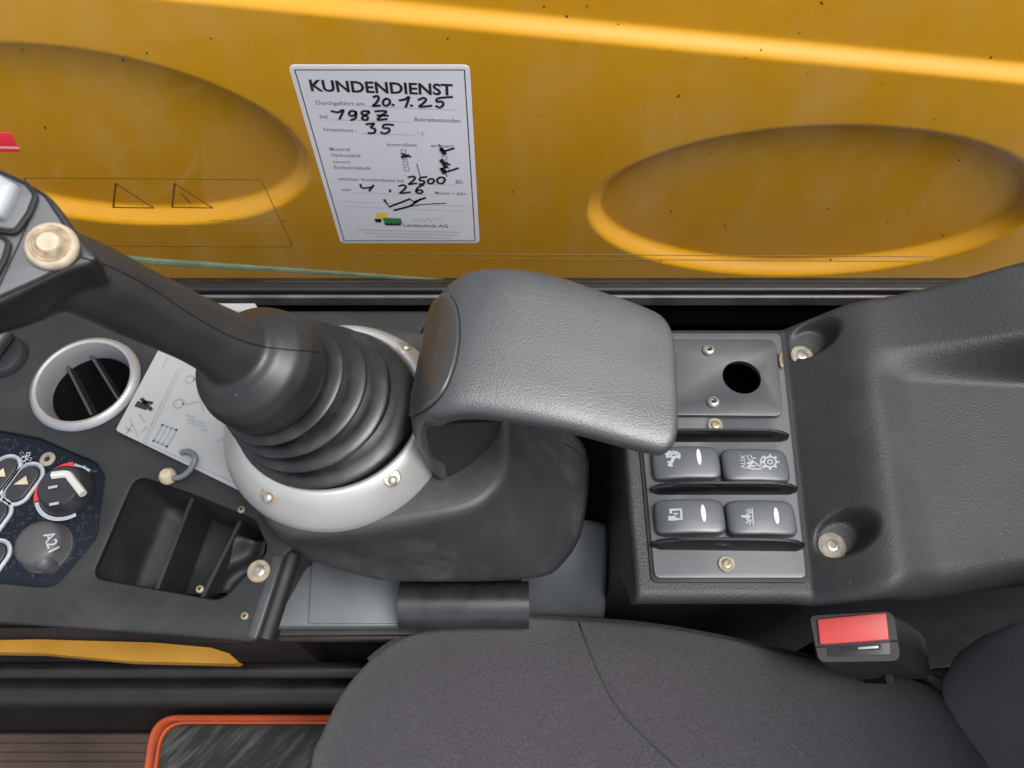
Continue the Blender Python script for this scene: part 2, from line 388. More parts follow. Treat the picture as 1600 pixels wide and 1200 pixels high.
# dirt specks stuck on the pane
fl = []; spv = []; spf = []
spots = [(1048, 80), (967, 38), (1138, 115), (1165, 91), (1112, 240), (1236, 244), (1458, 187), (1295, 326), (1417, 369), (1473, 368), (1107, 314), (1048, 330),
         (1262, 115), (1380, 131), (1562, 128), (898, 278), (1032, 409), (1297, 406), (851, 11), (918, 10), (886, 26), (1188, 78), (1284, 5), (192, 94), (230, 83), (35, 78), (1196, 226),
         (1386, 346), (1133, 353), (1403, 218), (1549, 90), (800, 300), (700, 60), (1250, 52), (1500, 250), (1060, 150), (990, 200), (840, 180), (330, 60), (70, 200)]
for px, py in spots:
    p = ay(px+random.uniform(-1, 1), py, GY-.0003); s = random.uniform(.0007, .0017); a = random.uniform(-.9, .9)
    k = 7; ring = []
    for q in range(k):
        t_ = 2*math.pi*q/k; e = random.uniform(.6, 1.1); u, ww = math.cos(t_)*s*e*.55, math.sin(t_)*s*e
        ring.append(p+V((u*math.cos(a)-ww*math.sin(a), 0, u*math.sin(a)+ww*math.cos(a))))
    o = len(spv); spv += ring+[p+V((0, -s*.4, 0))]; spf += [(o+q, o+(q+1) % k, o+k) for q in range(k)]
tag(obj('dirt_specks', spv, spf, 'dirt', WR, angle=180), kind='stuff')

# ------------------------------------------------------------------ service sticker
def zs(x, y): return 430+x*340/1275, 80+y*320/1200     # coordinates read off an enlarged view of the sticker
def build_sticker():
    y = GY-.0009; n = V((0, -1, 0))
    def P(x, yy, d=0): return ay(*zs(x, yy), y-d)
    X0, X1, Z0, Z1 = -.1292, -.0244, .5595, .7165
    r = root('service_sticker', (-.0768, y, Z0), 'white service record sticker headed KUNDENDIENST with handwritten dates on the window', 'sticker')
    slab('paper', rounded([V((X0, y, Z0)), V((X1, y, Z0)), V((X1, y, Z1)), V((X0, y, Z1))], .004), [], .0005, 'paper', r, bev=.0001, n=n)
    d = .00012
    F1 = Flat()
    m_ = .0032; c = [V((X0+m_, y-d, Z0+m_)), V((X1-m_, y-d, Z0+m_)), V((X1-m_, y-d, Z1-m_)), V((X0+m_, y-d, Z1-m_))]
    for i in range(4): F1.stroke([c[i], c[(i+1) % 4]], n, .0006)
    F1.build('border_line', 'ink', r)
    F2 = Flat(); F2.text('KUNDENDIENST', P(205, 232, d), P(1042, 258, d), n, .028); F2.build('heading', 'ink', r)
    F3 = Flat()
    for body, a, b in [('Durchgeführt am:', (238, 312), (530, 320)), ('bei', (262, 392), (310, 394)), ('Betriebsstunden', (815, 410), (1085, 418)),
                       ('Frostschutz :', (285, 468), (478, 474)), ('° C', (830, 490), (875, 492)), ('kontrolliert', (655, 556), (832, 560)), ('erneuert', (912, 562), (1045, 566)),
                       ('Motoröl', (318, 582), (440, 586)), ('Hydrauliköl', (328, 618), (500, 622)), ('Schmieröl', (340, 654), (440, 657)), ('Endantriebsöl', (345, 690), (558, 695)),
                       ('nächster Kundendienst bei', (370, 756), (755, 768)), ('Bh', (1055, 776), (1100, 778)), ('oder', (388, 818), (450, 820)), ('Monat + Jahr', (935, 838), (1120, 844))]:
        F3.text(body, P(*a, d), P(*b, d), n, .01)
    tag(F3.build('printed_text', 'ink_grey', r), kind='stuff')
    F4 = Flat()
    for a, b in [((545, 325), (1065, 344)), ((320, 402), (805, 416)), ((505, 482), (828, 492)), ((770, 776), (1045, 784)), ((460, 828), (660, 834)), ((690, 834), (925, 842)), ((405, 880), (1118, 908)), ((420, 910), (1118, 938))]:
        F4.stroke([P(*a, d), P(*b, d)], n, .0004)
    for (a, b) in [((485, 1046), (1080, 1062)), ((530, 1066), (1060, 1078)), ((590, 1084), (1030, 1096))]:
        x = a[0]
        while x < b[0]:
            l = random.uniform(12, 40); q = a[1]+(b[1]-a[1])*(x-a[0])/(b[0]-a[0]); F4.stroke([P(x, q, d), P(min(b[0], x+l), q+.4, d)], n, .0009); x += l+8
    tag(F4.build('ruled_lines', 'ink_faint', r), kind='stuff')
    F5 = Flat(); H = []
    H += [[(578, 268), (600, 262), (606, 280), (590, 305), (572, 322), (612, 318)], [(650, 278), (634, 290), (634, 312), (652, 320), (672, 305), (668, 284), (650, 278)], [(688, 314), (694, 316)],
          [(730, 288), (762, 282), (785, 268), (766, 326)], [(796, 318), (802, 320)], [(842, 284), (868, 274), (884, 284), (868, 305), (845, 326), (915, 320)],
          [(1035, 268), (955, 276), (948, 296), (978, 296), (985, 314), (966, 330), (944, 322)]]
    H += [[(332, 352), (370, 358), (400, 344), (378, 396)], [(468, 354), (446, 350), (432, 366), (446, 380), (470, 370), (472, 352), (472, 390), (446, 404)],
          [(545, 352), (515, 352), (508, 368), (540, 384), (538, 402), (512, 400), (514, 384), (548, 362), (545, 352)], [(588, 352), (652, 352), (622, 378), (600, 402), (652, 398)], [(600, 376), (660, 378)]]
    H += [[(535, 428), (580, 424), (560, 446), (585, 456), (580, 478), (548, 480)], [(690, 432), (640, 430), (634, 450), (664, 452), (668, 470), (640, 484), (622, 476)]]
    H += [[(782, 738), (812, 734), (818, 748), (798, 768), (782, 780), (826, 774)], [(886, 736), (852, 742), (848, 758), (870, 760), (872, 774), (846, 780)],
          [(912, 748), (896, 756), (898, 772), (916, 776), (930, 764), (926, 750), (912, 748)], [(966, 740), (950, 752), (956, 772), (980, 774), (994, 756), (984, 740), (966, 740)]]
    H += [[(500, 782), (512, 802), (570, 796)], [(575, 786), (552, 818)], [(728, 790), (752, 784), (766, 798), (748, 818), (732, 832), (790, 826)], [(868, 784), (836, 800), (826, 822), (846, 834), (864, 824), (850, 812), (832, 818)], [(672, 814), (674, 822)]]
    for k in H: F5.stroke(catmull([P(*q, d*2) for q in k], 4) if len(k) > 2 else [P(*q, d*2) for q in k], n, .0016)
    for k, wd in [([(640, 872), (668, 912), (790, 866), (812, 884), (878, 860)], .0018), ([(700, 932), (790, 908), (850, 868)], .0018), ([(760, 915), (860, 898), (1000, 890)], .0008),
                  ([(742, 600), (792, 618)], .0014), ([(745, 620), (780, 612)], .0022), ([(968, 580), (1000, 584), (1045, 570)], .0016), ([(975, 575), (992, 600)], .0028), ([(970, 645), (1022, 665)], .0016), ([(975, 640), (1000, 680)], .0028),
                  ([(980, 690), (1010, 706), (1070, 686)], .0016), ([(978, 690), (990, 712)], .003), ([(960, 545), (972, 570)], .0006), ([(830, 660), (850, 735)], .0005), ([(1000, 700), (1005, 735)], .0006)]:
        F5.stroke([P(*q, d*2) for q in k], n, wd)
    F5.build('handwriting', 'ink', r)
    F6 = Flat()
    for x0_, y0_, k, dx in [(738, 576, 4, 6), (972, 580, 4, 6)]:
        for i in range(k):
            x = x0_+i*dx; q = y0_+i*34; cc = [P(x, q, d), P(x+26, q+1, d), P(x+27, q+24, d), P(x+1, q+23, d)]
            for j in range(4): F6.stroke([cc[j], cc[(j+1) % 4]], n, .0005)
    tag(F6.build('check_boxes', 'ink_grey', r), kind='stuff')
    lg = Flat(); lg.poly([P(592, 948, d), P(655, 948, d), P(657, 985, d), P(594, 985, d)][::-1]); lg.build('logo_square', 'logo_yellow', r)
    lg = Flat(); lg.poly([P(632, 976, d*2), P(738, 980, d*2), P(744, 1018, d*2), P(640, 1014, d*2)][::-1]); lg.build('logo_block', 'logo_green', r)
    lg = Flat(); lg.poly([P(580, 982, d*3), P(624, 984, d*3), P(620, 1004, d*3), P(590, 1002, d*3)][::-1])
    for q in range(4): lg.poly([P(650+q*22, 1006, d*3), P(662+q*22, 1008, d*3), P(670+q*22, 1022, d*3), P(644+q*22, 1020, d*3)][::-1])
    lg.build('logo_mark', 'ink', r)
    lg = Flat(); lg.text('Landtechnik AG', P(752, 1028, d), P(1012, 1034, d), n, .02); lg.build('company_name', 'ink_grey', r)
    lg = Flat(); lg.stroke(catmull([P(x, 992+10*math.sin(x*.16)-.05*(x-790), d) for x in range(790, 975, 8)], 3), n, .0005); lg.build('signature', 'ink_faint', r)
build_sticker()

# warning decal and red sticker on the outside face of the pane
def build_decal():
    y = GY-.0007; n = V((0, -1, 0)); P = lambda a, b: ay(a, b, y)
    r = root('warning_decal', ay(250, 385, y), 'see-through warning decal with two thin triangles low on the window', 'decal')
    F = Flat(); F.stroke(rounded([P(38, 278), P(408, 281), P(458, 386), P(60, 384)], .004)+[P(38, 278)], n, .0006); F.build('outline', 'decal_line', r)
    for x in (178, 270):
        F = Flat(); a, b, c = P(x+3, 287), P(x+62, 325), P(x-1, 324)
        F.stroke([a, b], n, .0011); F.stroke([b, c], n, .0011); F.stroke([c, a], n, .0014)
        if x == 270: F.stroke([P(283, 302), P(297, 317)], n, .0012)
        F.build('triangle', 'decal_line', r)
    F = Flat()
    for row, (xa, xb) in zip((345, 352, 359, 366), ((330, 435), (150, 430), (200, 420), (160, 290))):
        x = xa
        while x < xb:
            l = random.uniform(4, 13); F.stroke([P(x, row), P(x+l, row+.3)], n, .0009); x += l+3.5
    F.build('small_print', 'decal_text', r)
    r = root('red_sticker', P(0, 238), 'small red sticker with a pale line stuck on the window', 'sticker')
    slab('film', [P(-60, 237), P(33, 238), P(17, 208), P(-60, 206)], [], .0004, 'red_sticker', r, bev=.00005, n=n)
    F = Flat(); F.stroke([ay(-60, 229, y-.0002), ay(28, 231, y-.0002)], n, .0022); F.build('stripe', 'pink_line', r)
build_decal()

# ================================================================== FRONT CONSOLE (left)
DZ = .53
def D(px, py, z=DZ): return az(px, py, z)
def build_front():
    r = root('front_console', (-.28, .20, .001), 'dark grey plastic front console with storage tray and vent', 'console')
    tray = rounded([D(212, 742), D(300, 772), D(398, 812), D(420, 860), D(345, 938), D(143, 902)], [.008, .004, .008, .01, .01, .008])
    vc = D(135, 600); vent = circ(vc, (0, 0, 1), .0335, 48)
    out = [D(-330, 960), D(0, 972), D(250, 990), D(402, 1003), D(445, 868), V((-.12, .18, DZ)), V((-.10, .25, DZ)), V((-.06, .338, DZ)), V((-.55, .338, DZ)), V((-.60, .11, DZ))]
    clim = rounded([D(-250, 650), D(-20, 668), D(60, 683), D(150, 722), D(163, 745), D(150, 840), D(85, 918), D(-250, 890)], [.004, .01, .01, .01, .006, .01, .012, .004])
    slab('deck', rounded(out, [.004, .004, .004, .006, .004, .004, .004, .004, .004, .004]), [tray, vent, clim], .006, 'deck', r, bev=.0015)
    # body below the deck
    fr = [(-.60, .128), (-.315, .128), (-.24, .126), (-.172, .124), (-.155, .165), (-.12, .19), (-.10, .25), (-.065, .33), (-.60, .33)]
    secs = [[V((x, y, z)) for x, y in fr] for z in (.002, .40, .5235)]
    v, f = loft_vf(secs, cap1=False); obj('body', v, f, 'brown_trim', r, smooth=False)
    # tray bucket
    cen = sum(tray, V())/len(tray)
    secs = [tray, [p+V((0, 0, -.004)) for p in tray], [lerp(p, cen, .05)+V((0, 0, -.045)) for p in tray], [lerp(p, cen, .12)+V((0, 0, -.05)) for p in tray], [lerp(p, cen, .95)+V((0, 0, -.05)) for p in tray]]
    tb = loft('tray', secs, 'deck', r, cap0=False, angle=180)
    for a, b in (((292, 768), (240, 918)), ((368, 805), (310, 934))):
        A = D(*a); B = D(*b); A.z -= .010; B.z -= .004; d = (B-A).normalized(); q = V((0, 0, 1)).cross(d)*.0014
        secs = [[p-q, p+q, p+q+V((0, 0, -.038)), p-q+V((0, 0, -.038))] for p in (A, B)]
        loft('divider', secs, 'deck', tb, bevel=.0006)
    # tray lip
    v, f = loft_vf([circ(p, (tray[(i+1) % len(tray)]-tray[i-1]).normalized(), .0014, 6, u=(0, 0, 1)) for i, p in enumerate(tray)], closed=True)
    # dark recess under the vent
    revolve('vent_duct', vc, (0, 0, 1), [(-.004, .0333), (-.08, .032), (-.082, 0)], 'black', r, cap0=False)
    # screws
    c = D(405, 893); screw(r, c+V((0, 0, .0006)), (0, 0, 1), .0042, .0022, 'steel', washer='screw_tan', wr=.0072)
    for q in ((383, 963), (378, 797), (313, 921)):
        c = D(*q); screw(r, c+V((0, 0, .0005)), (0, 0, 1), .0024, .0016, 'screw_tan')
    # raised end strip and rubber edge
    e = [D(428, 868), D(444, 868), D(401, 998), D(386, 996)]
    slab('end_strip', [p+V((0, 0, .0012)) for p in e], [], .0016, 'plate', r, bev=.0006)
    A, B = D(456, 868, .521), D(413, 1000, .521)
    tube('edge_seal', [A, lerp(A, B, .5), B], .0062, 'line', r, N=14)
    # crumpled rubber flap in the tray end
    g = []; fs = []; n_ = 14
    for j in range(n_+1):
        for i in range(n_+1):
            u, w_ = i/n_, j/n_
            p = lerp(lerp(D(362, 838, .51), D(418, 848, .519), u), lerp(D(322, 930, .51), D(388, 925, .519), u), w_)
            p.z += .005*math.sin(7*u+3*w_)*math.sin(5*w_+1)+.003*math.sin(13*u*w_+2); g.append(p)
    for j in range(n_):
        for i in range(n_): a = j*(n_+1)+i; fs.append((a, a+1, a+n_+2, a+n_+1))
    o = obj('rubber_flap', g, fs, 'deck', r, angle=180); s_ = o.modifiers.new('thickness', 'SOLIDIFY'); s_.thickness = .0015
    # ---- vent
    v_ = root('air_vent', vc-V((0, 0, .02)), 'round air vent with silver ring and slanted louvres on front console', 'air vent')
    revolve('ring', vc, (0, 0, 1), [(-.004, .0325), (-.004, .0365), (.001, .0385), (.004, .0372), (.0055, .0345), (.0048, .0325), (.001, .031), (-.006, .0298), (-.012, .0292), (-.012, .0305)], 'vent_silver', v_, N=64, cap0=False, cap1=False)
    revolve('throat', vc, (0, 0, 1), [(-.0115, .0290), (-.030, .0280), (-.075, .0270), (-.076, 0)], 'black', v_, N=48, cap0=False)
    for (a, b) in (((100, 565), (142, 648)), ((137, 548), (188, 630))):
        A = D(*a, DZ-.006); B = D(*b, DZ-.016); d = (B-A).normalized(); q = V((0, 0, 1)).cross(d).normalized()*.0011; dn = V((.002, 0, -.010))
        loft('louvre', [[p-q, p+q, p+q+dn, p-q+dn] for p in (A, B)], 'knob', v_, bevel=.0007)
    # ---- climate panel
    cz = DZ-.0035
    cp = root('climate_panel', D(80, 800, cz), 'dark climate control panel with oval buttons and two rotary knobs', 'control panel')
    cc = sum(clim, V())/len(clim)
    slab('face', [lerp(p, cc, .006)+V((0, 0, -.0035)) for p in clim], [], .004, 'climate', cp, bev=.0004)
    F = Flat()
    for i in range(-4, 12):       # faint printed symbols in rows
        for j in range(14):
            px = 8+i*17+j*3.2; py = 690+j*16+i*6
            if px > 148 or py > 905 or px < -60: continue
            p = D(px, py, cz+.0002)
            if not (px < 150-max(0, py-830)*.8): continue
            for k in range(3):
                a = V((random.uniform(-.0022, .0022), random.uniform(-.0022, .0022), 0)); F.stroke([p+a, p+a+random.choice([V((.0024, .0006, 0)), V((-.0006, .0024, 0))])], (0, 0, 1), .0006)
    mat('print_dim', (.030, .040, .056), .5, spec=.1); F.build('printed_symbols', 'print_dim', cp)
    for (px, py, ang, tri) in ((38, 757, .35, 1), (3, 745, .35, 1), (-12, 815, .35, 0), (-15, 880, .35, 0)):
        c = D(px, py, cz); u = V((math.sin(ang), math.cos(ang), 0)); q = V((math.cos(ang), -math.sin(ang), 0))
        def stad(rr, L):
            return [c+q*(rr*math.cos(t_))+u*(rr*math.sin(t_)+(L if math.sin(t_) >= 0 else -L)) for t_ in [2*math.pi*k/36 for k in range(36)]]
        b_ = slab('button', [p+V((0, 0, .003)) for p in stad(.0072, .0058)], [], .003, 'knob', cp, bev=.0008)
        slab('button_ring', [p+V((0, 0, .0022)) for p in stad(.0102, .0062)], [[p+V((0, 0, .0022)) for p in stad(.0076, .0060)]], .0022, 'mark_grey', b_, bev=.0006)
        if tri:
            F = Flat(); F.poly([c+V((0, 0, .0033))+q*x+u*y for x, y in ((-.0042, -.003), (.0048, .0005), (-.0005, .0052))]); F.build('arrow', 'cream', b_)
    c = D(108, 770, cz)
    k1 = revolve('temperature_knob', c, (0, 0, 1), [(0, .0175), (.004, .0175), (.006, .0160), (.012, .0145), (.0135, .013), (.0138, 0)], 'knob', cp, N=48)
    F = Flat(); ctr = c+V((0, 0, .0030)); arc = lambda a0, a1, rr: [ctr+V((rr*math.cos(R(a)), rr*math.sin(R(a)), 0)) for a in range(a0, a1+1, 6)]
    F.stroke(arc(98, 200, .0195), (0, 0, 1), .0034); F.build('red_scale', 'red_mark', cp)
    F = Flat(); F.stroke(arc(204, 300, .0195), (0, 0, 1), .0026); F.build('grey_scale', 'mark_grey', cp)
    top = c.z+.0145
    pl = [az(82, 743, top), az(104, 741, top), az(113, 750, top), az(130, 772, top)]
    v, f = tube_vf(catmull(pl, 5), .0026, 8); obj('pointer', v, f, 'white_mark', k1)
    for q in ((80, 762), (82, 788)):
        F = Flat(); F.stroke([az(q[0]-3, q[1], top+.0005), az(q[0]+8, q[1]-2, top+.0005)], (0, 0, 1), .0018); F.build('index_mark', 'mark_grey', k1)
    c = D(76, 858, cz)
    k2 = revolve('fan_knob', c, (0, 0, 1), [(0, .0165), (.003, .0165), (.004, .0155), (.012, .0148), (.015, .0130), (.0162, .010), (.0166, 0)], 'knob_grey', cp, N=48)
    tc_ = az(72, 879, c.z+.008)
    revolve('knob_tip', tc_, (0, 0, 1), [(-.0075, .0055), (.002, .0055), (.005, .0045), (.0065, .0028), (.007, 0)], 'knob_grey', k2, N=24)
    F = Flat(); F.text('A21', az(68, 836, c.z+.0172), az(77, 864, c.z+.0172), (0, 0, 1), .02); F.build('knob_letters', 'icon', k2)
    F = Flat(); c = D(37, 717, cz+.0008)
    for a in (0, 60, 120): F.stroke([c+V((.005*math.cos(R(a)), .005*math.sin(R(a)), 0)), c-V((.005*math.cos(R(a)), .005*math.sin(R(a)), 0))], (0, 0, 1), .0016)
    for a in range(0, 360, 60): q = c+V((.004*math.cos(R(a)), .004*math.sin(R(a)), 0)); F.stroke([q+V((-.001, .0008, 0)), q+V((.001, -.0008, 0))], (0, 0, 1), .0014)
    F.build('snowflake', 'mark_grey', cp)
    F = Flat(); F.stroke([D(117, 728, cz+.0003), D(137, 736, cz+.0003)], (0, 0, 1), .0034); F.stroke([D(131, 730, cz+.0004), D(137, 740, cz+.0004)], (0, 0, 1), .002); F.build('wrench_symbol', 'mark_grey', cp)
    screw(cp, D(75, 718, cz), (0, 0, 1), .0052, .0018, 'dirty_washer')
    # ---- key knob, mostly hidden behind the joystick
    c = D(8, 560); kn = root('ignition_knob', c, 'black round knob with painted white highlight under the joystick head', 'knob')
    revolve('base', c, (0, 0, 1), [(.0005, .017), (.006, .0165), (.008, .015), (.008, 0)], 'knob', kn)
    bar = [c+V((-.004, -.014, .014)), c+V((.004, .014, .014))]
    v, f = tube_vf(bar, .0065, 14); obj('handle', v, f, 'knob', kn)
    F = Flat(); F.stroke([c+V((-.001, .002, .0208)), c+V((.003, .012, .0208))], (0, 0, 1), .0035); F.build('highlight', 'white_mark', kn)  # white stroke painted on as the highlight of the handle
    # ---- instruction card hanging on a wire hook
    z = DZ+.004
    BL, BR, TL = az(180, 672, z), az(380, 769, z), az(256, 530, z); TR = BR+TL-BL
    U = (BR-BL); W_ = (TL-BL); TL = BL+W_*1.35; TR = BR+W_*1.35
    cr_ = root('instruction_card', lerp(BL, TR, .5)-V((0, 0, .002)), 'white plastic instruction card with grey symbols beside the joystick boot', 'card')
    slab('card', rounded([BL, BR, TR, TL], .003), [], .0022, 'card', cr_, bev=.0004)
    Lw, Lh = U.length, W_.length; Un, Wn = U.normalized(), W_.normalized(); up = V((0, 0, .0003))
    K = lambda px, py: az(px, py, z)+up
    F = Flat()
    F.stroke([K(278, 577), K(224, 690)], (0, 0, 1), .0007); F.stroke([K(284, 575), K(230, 688)], (0, 0, 1), .0005); F.stroke([K(224, 690), K(372, 757)], (0, 0, 1), .0007)
    F.stroke([K(262, 560), K(254, 575)], (0, 0, 1), .0012); F.stroke([K(203, 655), K(216, 682)], (0, 0, 1), .0006); F.stroke([K(196, 668), K(205, 674)], (0, 0, 1), .0012)
    for q, rr in (((279, 631), .0035), ((297, 593), .003)):
        c = K(*q); F.stroke([c+V((rr*math.cos(R(a)), rr*math.sin(R(a)), 0)) for a in range(0, 361, 30)], (0, 0, 1), .0014)
    for a, b in (((290, 632), (312, 628)), ((310, 612), (318, 644)), ((318, 622), (330, 646)), ((326, 602), (334, 622)), ((218, 648), (226, 660)), ((221, 676), (228, 668)), ((206, 664), (196, 680)), ((318, 560), (340, 570)), ((338, 690), (352, 684)), ((356, 706), (362, 716))): F.stroke([K(*a), K(*b)], (0, 0, 1), .0011)
    for q in ((296, 657), (314, 667)):
        for k in range(3): F.stroke([K(q[0]-4+k*2, q[1]-8+k*6), K(q[0]+7+k*1.5, q[1]-5+k*6)], (0, 0, 1), .0018)
    bx_ = [K(254, 664), K(276, 672), K(261, 698), K(240, 689)]
    for i in range(4): F.stroke([bx_[i], bx_[(i+1) % 4]], (0, 0, 1), .0016)
    for t_ in (.33, .66): F.stroke([lerp(bx_[0], bx_[1], t_), lerp(bx_[3], bx_[2], t_)], (0, 0, 1), .0008)
    F.build('symbols', 'ink_card', cr_)
    F = Flat(); F.stroke([K(216, 632), K(228, 636)], (0, 0, 1), .0045); F.stroke([K(222, 624), K(236, 640)], (0, 0, 1), .0026); F.stroke([K(226, 628), K(237, 630)], (0, 0, 1), .0024); F.build('bold_arrow', 'ink', cr_)
    hk = root('wire_hook', D(265, 747), 'bent pale wire hook holding the corner of the instruction card', 'hook')
    path = catmull([D(268, 747, DZ+.004), D(283, 745, DZ+.006), D(297, 734, DZ+.009), D(305, 716, DZ+.012), D(296, 706, DZ+.010), D(284, 707, DZ+.006)], 6)
    tube('wire', path, .0020, 'greymetal', hk, N=10); bs = revolve('bead', D(265, 747, DZ), (0, 0, 1), [(-.0004, .0045), (.002, .0058), (.005, .0055), (.0075, .0035), (.0082, 0)], 'cream', hk, N=20)
    # paper label further back
    pl = root('paper_label', D(390, 487), 'small white label corner behind the joystick grip', 'label')
    q = [az(330, 474, DZ+.0008), az(398, 474, DZ+.0008), az(413, 496, DZ+.0008), az(405, 515, DZ+.0008), az(330, 515, DZ+.0008)]
    slab('label_sheet', q, [], .0007, 'card', pl, bev=.0001)
    F = Flat(); F.stroke([az(352, 485, DZ+.0011), az(390, 486, DZ+.0011)], (0, 0, 1), .001); F.stroke([az(386, 490, DZ+.0011), az(390, 500, DZ+.0011)], (0, 0, 1), .002); F.build('print', 'ink_card', pl)
build_front()

# ------------------------------------------------------------------ low trims and floor at the front left
def build_low():
    r = root('yellow_trim', az(190, 1020, .43), 'yellow painted sheet strip below the front console', 'trim')
    P = [(-200, 1002), (10, 1000), (60, 999), (240, 1004), (330, 1012), (358, 1021), (372, 1034), (366, 1037), (200, 1033), (60, 1020), (-200, 1016)]
    P = [az(a, b, .43) for a, b in P]; loft('strip', [[p-V((0, 0, .012)) for p in P], P], 'yellow_old', r, smooth=False)
    box('support_web', -.50, -.20, .116, .1275, .40, .4175, 'brown_trim', r, bevel=.001)
    for nm, py0, z, rad, m, lab in (('slide_rail', 1047, .35, .0065, 'rail', 'thin dark metal rail below the yellow strip'), ('seat_rail', 1078, .25, .0150, 'rail', 'thick rounded dark rail beside the orange edged mat')):
        A, B = az(-300, py0, z), az(640, py0, z); B.y = A.y
        rr = root(nm, V((A.x, A.y, .001)), lab, 'rail'); v, f = tube_vf([A, B], rad, 24); obj('bar', v, f, m, rr)
        for t_ in (.97,): c = lerp(A, B, t_); box('foot', c.x-.008, c.x+.008, c.y-.004, c.y+.004, .001, c.z-rad*.6, 'dark_trim', rr, bevel=.001)
    # ribbed floor mat
    x0, x1, y0, y1 = -.80, az(236, 1190, .012).x, -.20, .092; k = 30; prof = []
    for i in range(k*4+1): y = y0+(y1-y0)*i/(k*4); prof.append((y, .008+.003*(1 if (i % 4) in (1, 2) else 0)))
    vs = [(x, y, z) for x in (x0, x1) for y, z in prof]; n = len(prof); fs = [(i, i+1, n+i+1, n+i) for i in range(n-1)]
    o = obj('floor_mat', vs, fs, 'mat_rubber', None, smooth=False); tag(o, 'brown ribbed rubber floor mat beside the orange edged pad', 'floor mat')
    s_ = o.modifiers.new('thickness', 'SOLIDIFY'); s_.thickness = .006
    z = .030
    P = [az(236, 1116, z), az(560, 1116, z), az(560, 1330, z), az(205, 1330, z)]
    out = rounded(P, .03, 8); cen = sum(P, V())/4
    pd = root('edged_pad', V((cen.x, cen.y, .001)), 'scuffed black rubber foot pad with bright orange edge', 'foot pad')
    inn = [az(254, 1131, z), az(545, 1131, z), az(545, 1315, z), az(226, 1315, z)]
    slab('orange_edge', out, [rounded(inn, .024, 8)], .029, 'orange', pd, bev=.003)
    slab('rubber_face', [p-V((0, 0, .004)) for p in rounded([az(255, 1132, z), az(544, 1132, z), az(544, 1314, z), az(227, 1314, z)], .024, 8)], [], .02, 'scuffed', pd, bev=.001)
    # box and bracket between the console and the control pod
    z = .44
    g = root('mounting_box', az(530, 930, z)-V((0, 0, z-.001)), 'pale grey sheet metal box between console and seat', 'box')
    P = [az(452, 860, z), az(650, 860, z), az(640, 978, z), az(428, 978, z)]
    slab('lid', P, [], .012, 'greymetal', g, bev=.0012)
    z2 = z+.0025
    slab('lid_overlap', [az(488, 860, z2), az(650, 860, z2), az(640, 974, z2), az(482, 974, z2)], [], .0022, 'greymetal', g, bev=.0006)
    a, b = P[3], P[2]
    box('lower_ledge', a.x, b.x+.03, min(a.y, b.y)-.004, .17, .405, z-.013, 'brown_trim', g, bevel=.002)
    box('box_body', a.x+.004, b.x, min(a.y, b.y)+.012, .20, .001, .404, 'dark_trim', g, bevel=.002)
    v, f = tube_vf([V((a.x, a.y-.004, z-.020)), V((b.x+.03, a.y-.004, z-.020))], .0035, 12); obj('ledge_bead', v, f, 'rail', g)
    br = root('mounting_bracket', V((-.035, .142, .001)), 'rolled black steel bracket below the control pod', 'bracket')
    z = .452; A, B = az(626, 945, z), az(826, 945, z); B.y = A.y; rad = .0165
    v, f = tube_vf([A, B], rad, 40); obj('rolled_bar', v, f, 'bracket', br, angle=50)
    box('bracket_post', A.x+.005, B.x-.005, A.y-.004, A.y+.05, .001, z-rad*.5, 'dark_trim', br, bevel=.002)
    # curved grey cover between bracket and switch console
    sc = root('curved_cover', az(890, 900, .40)-V((0, 0, .399)), 'smooth grey curved cover between control pod and switch console', 'cover')
    secs = []
    for k in range(13):
        t_ = k/12; a = R(8+74*t_); secs.append((math.cos(a), math.sin(a)))
    x0, x1 = az(800, 900, .42).x, .0725
    n_ = 16; vs = []; fs = []
    yb, yf = az(890, 812, .46).y, az(890, 985, .40).y
    for j in range(n_+1):
        t_ = j/n_; y = lerp(yb, yf, t_); z = .462-.075*t_**1.7
        for i in range(n_+1): u = i/n_; vs.append((lerp(x0, x1, u), y, z-.016*(2*u-1.1)**2))
    for j in range(n_):
        for i in range(n_): q = j*(n_+1)+i; fs.append((q, q+1, q+n_+2, q+n_+1))
    o = obj('curved_sheet', vs, fs, 'support', sc, angle=180); s_ = o.modifiers.new('thickness', 'SOLIDIFY'); s_.thickness = .003; s_.offset = -1
    box('cover_base', x0+.006, x1-.004, yf+.01, yb-.004, .001, .372, 'dark_trim', sc, bevel=.002)
build_low()

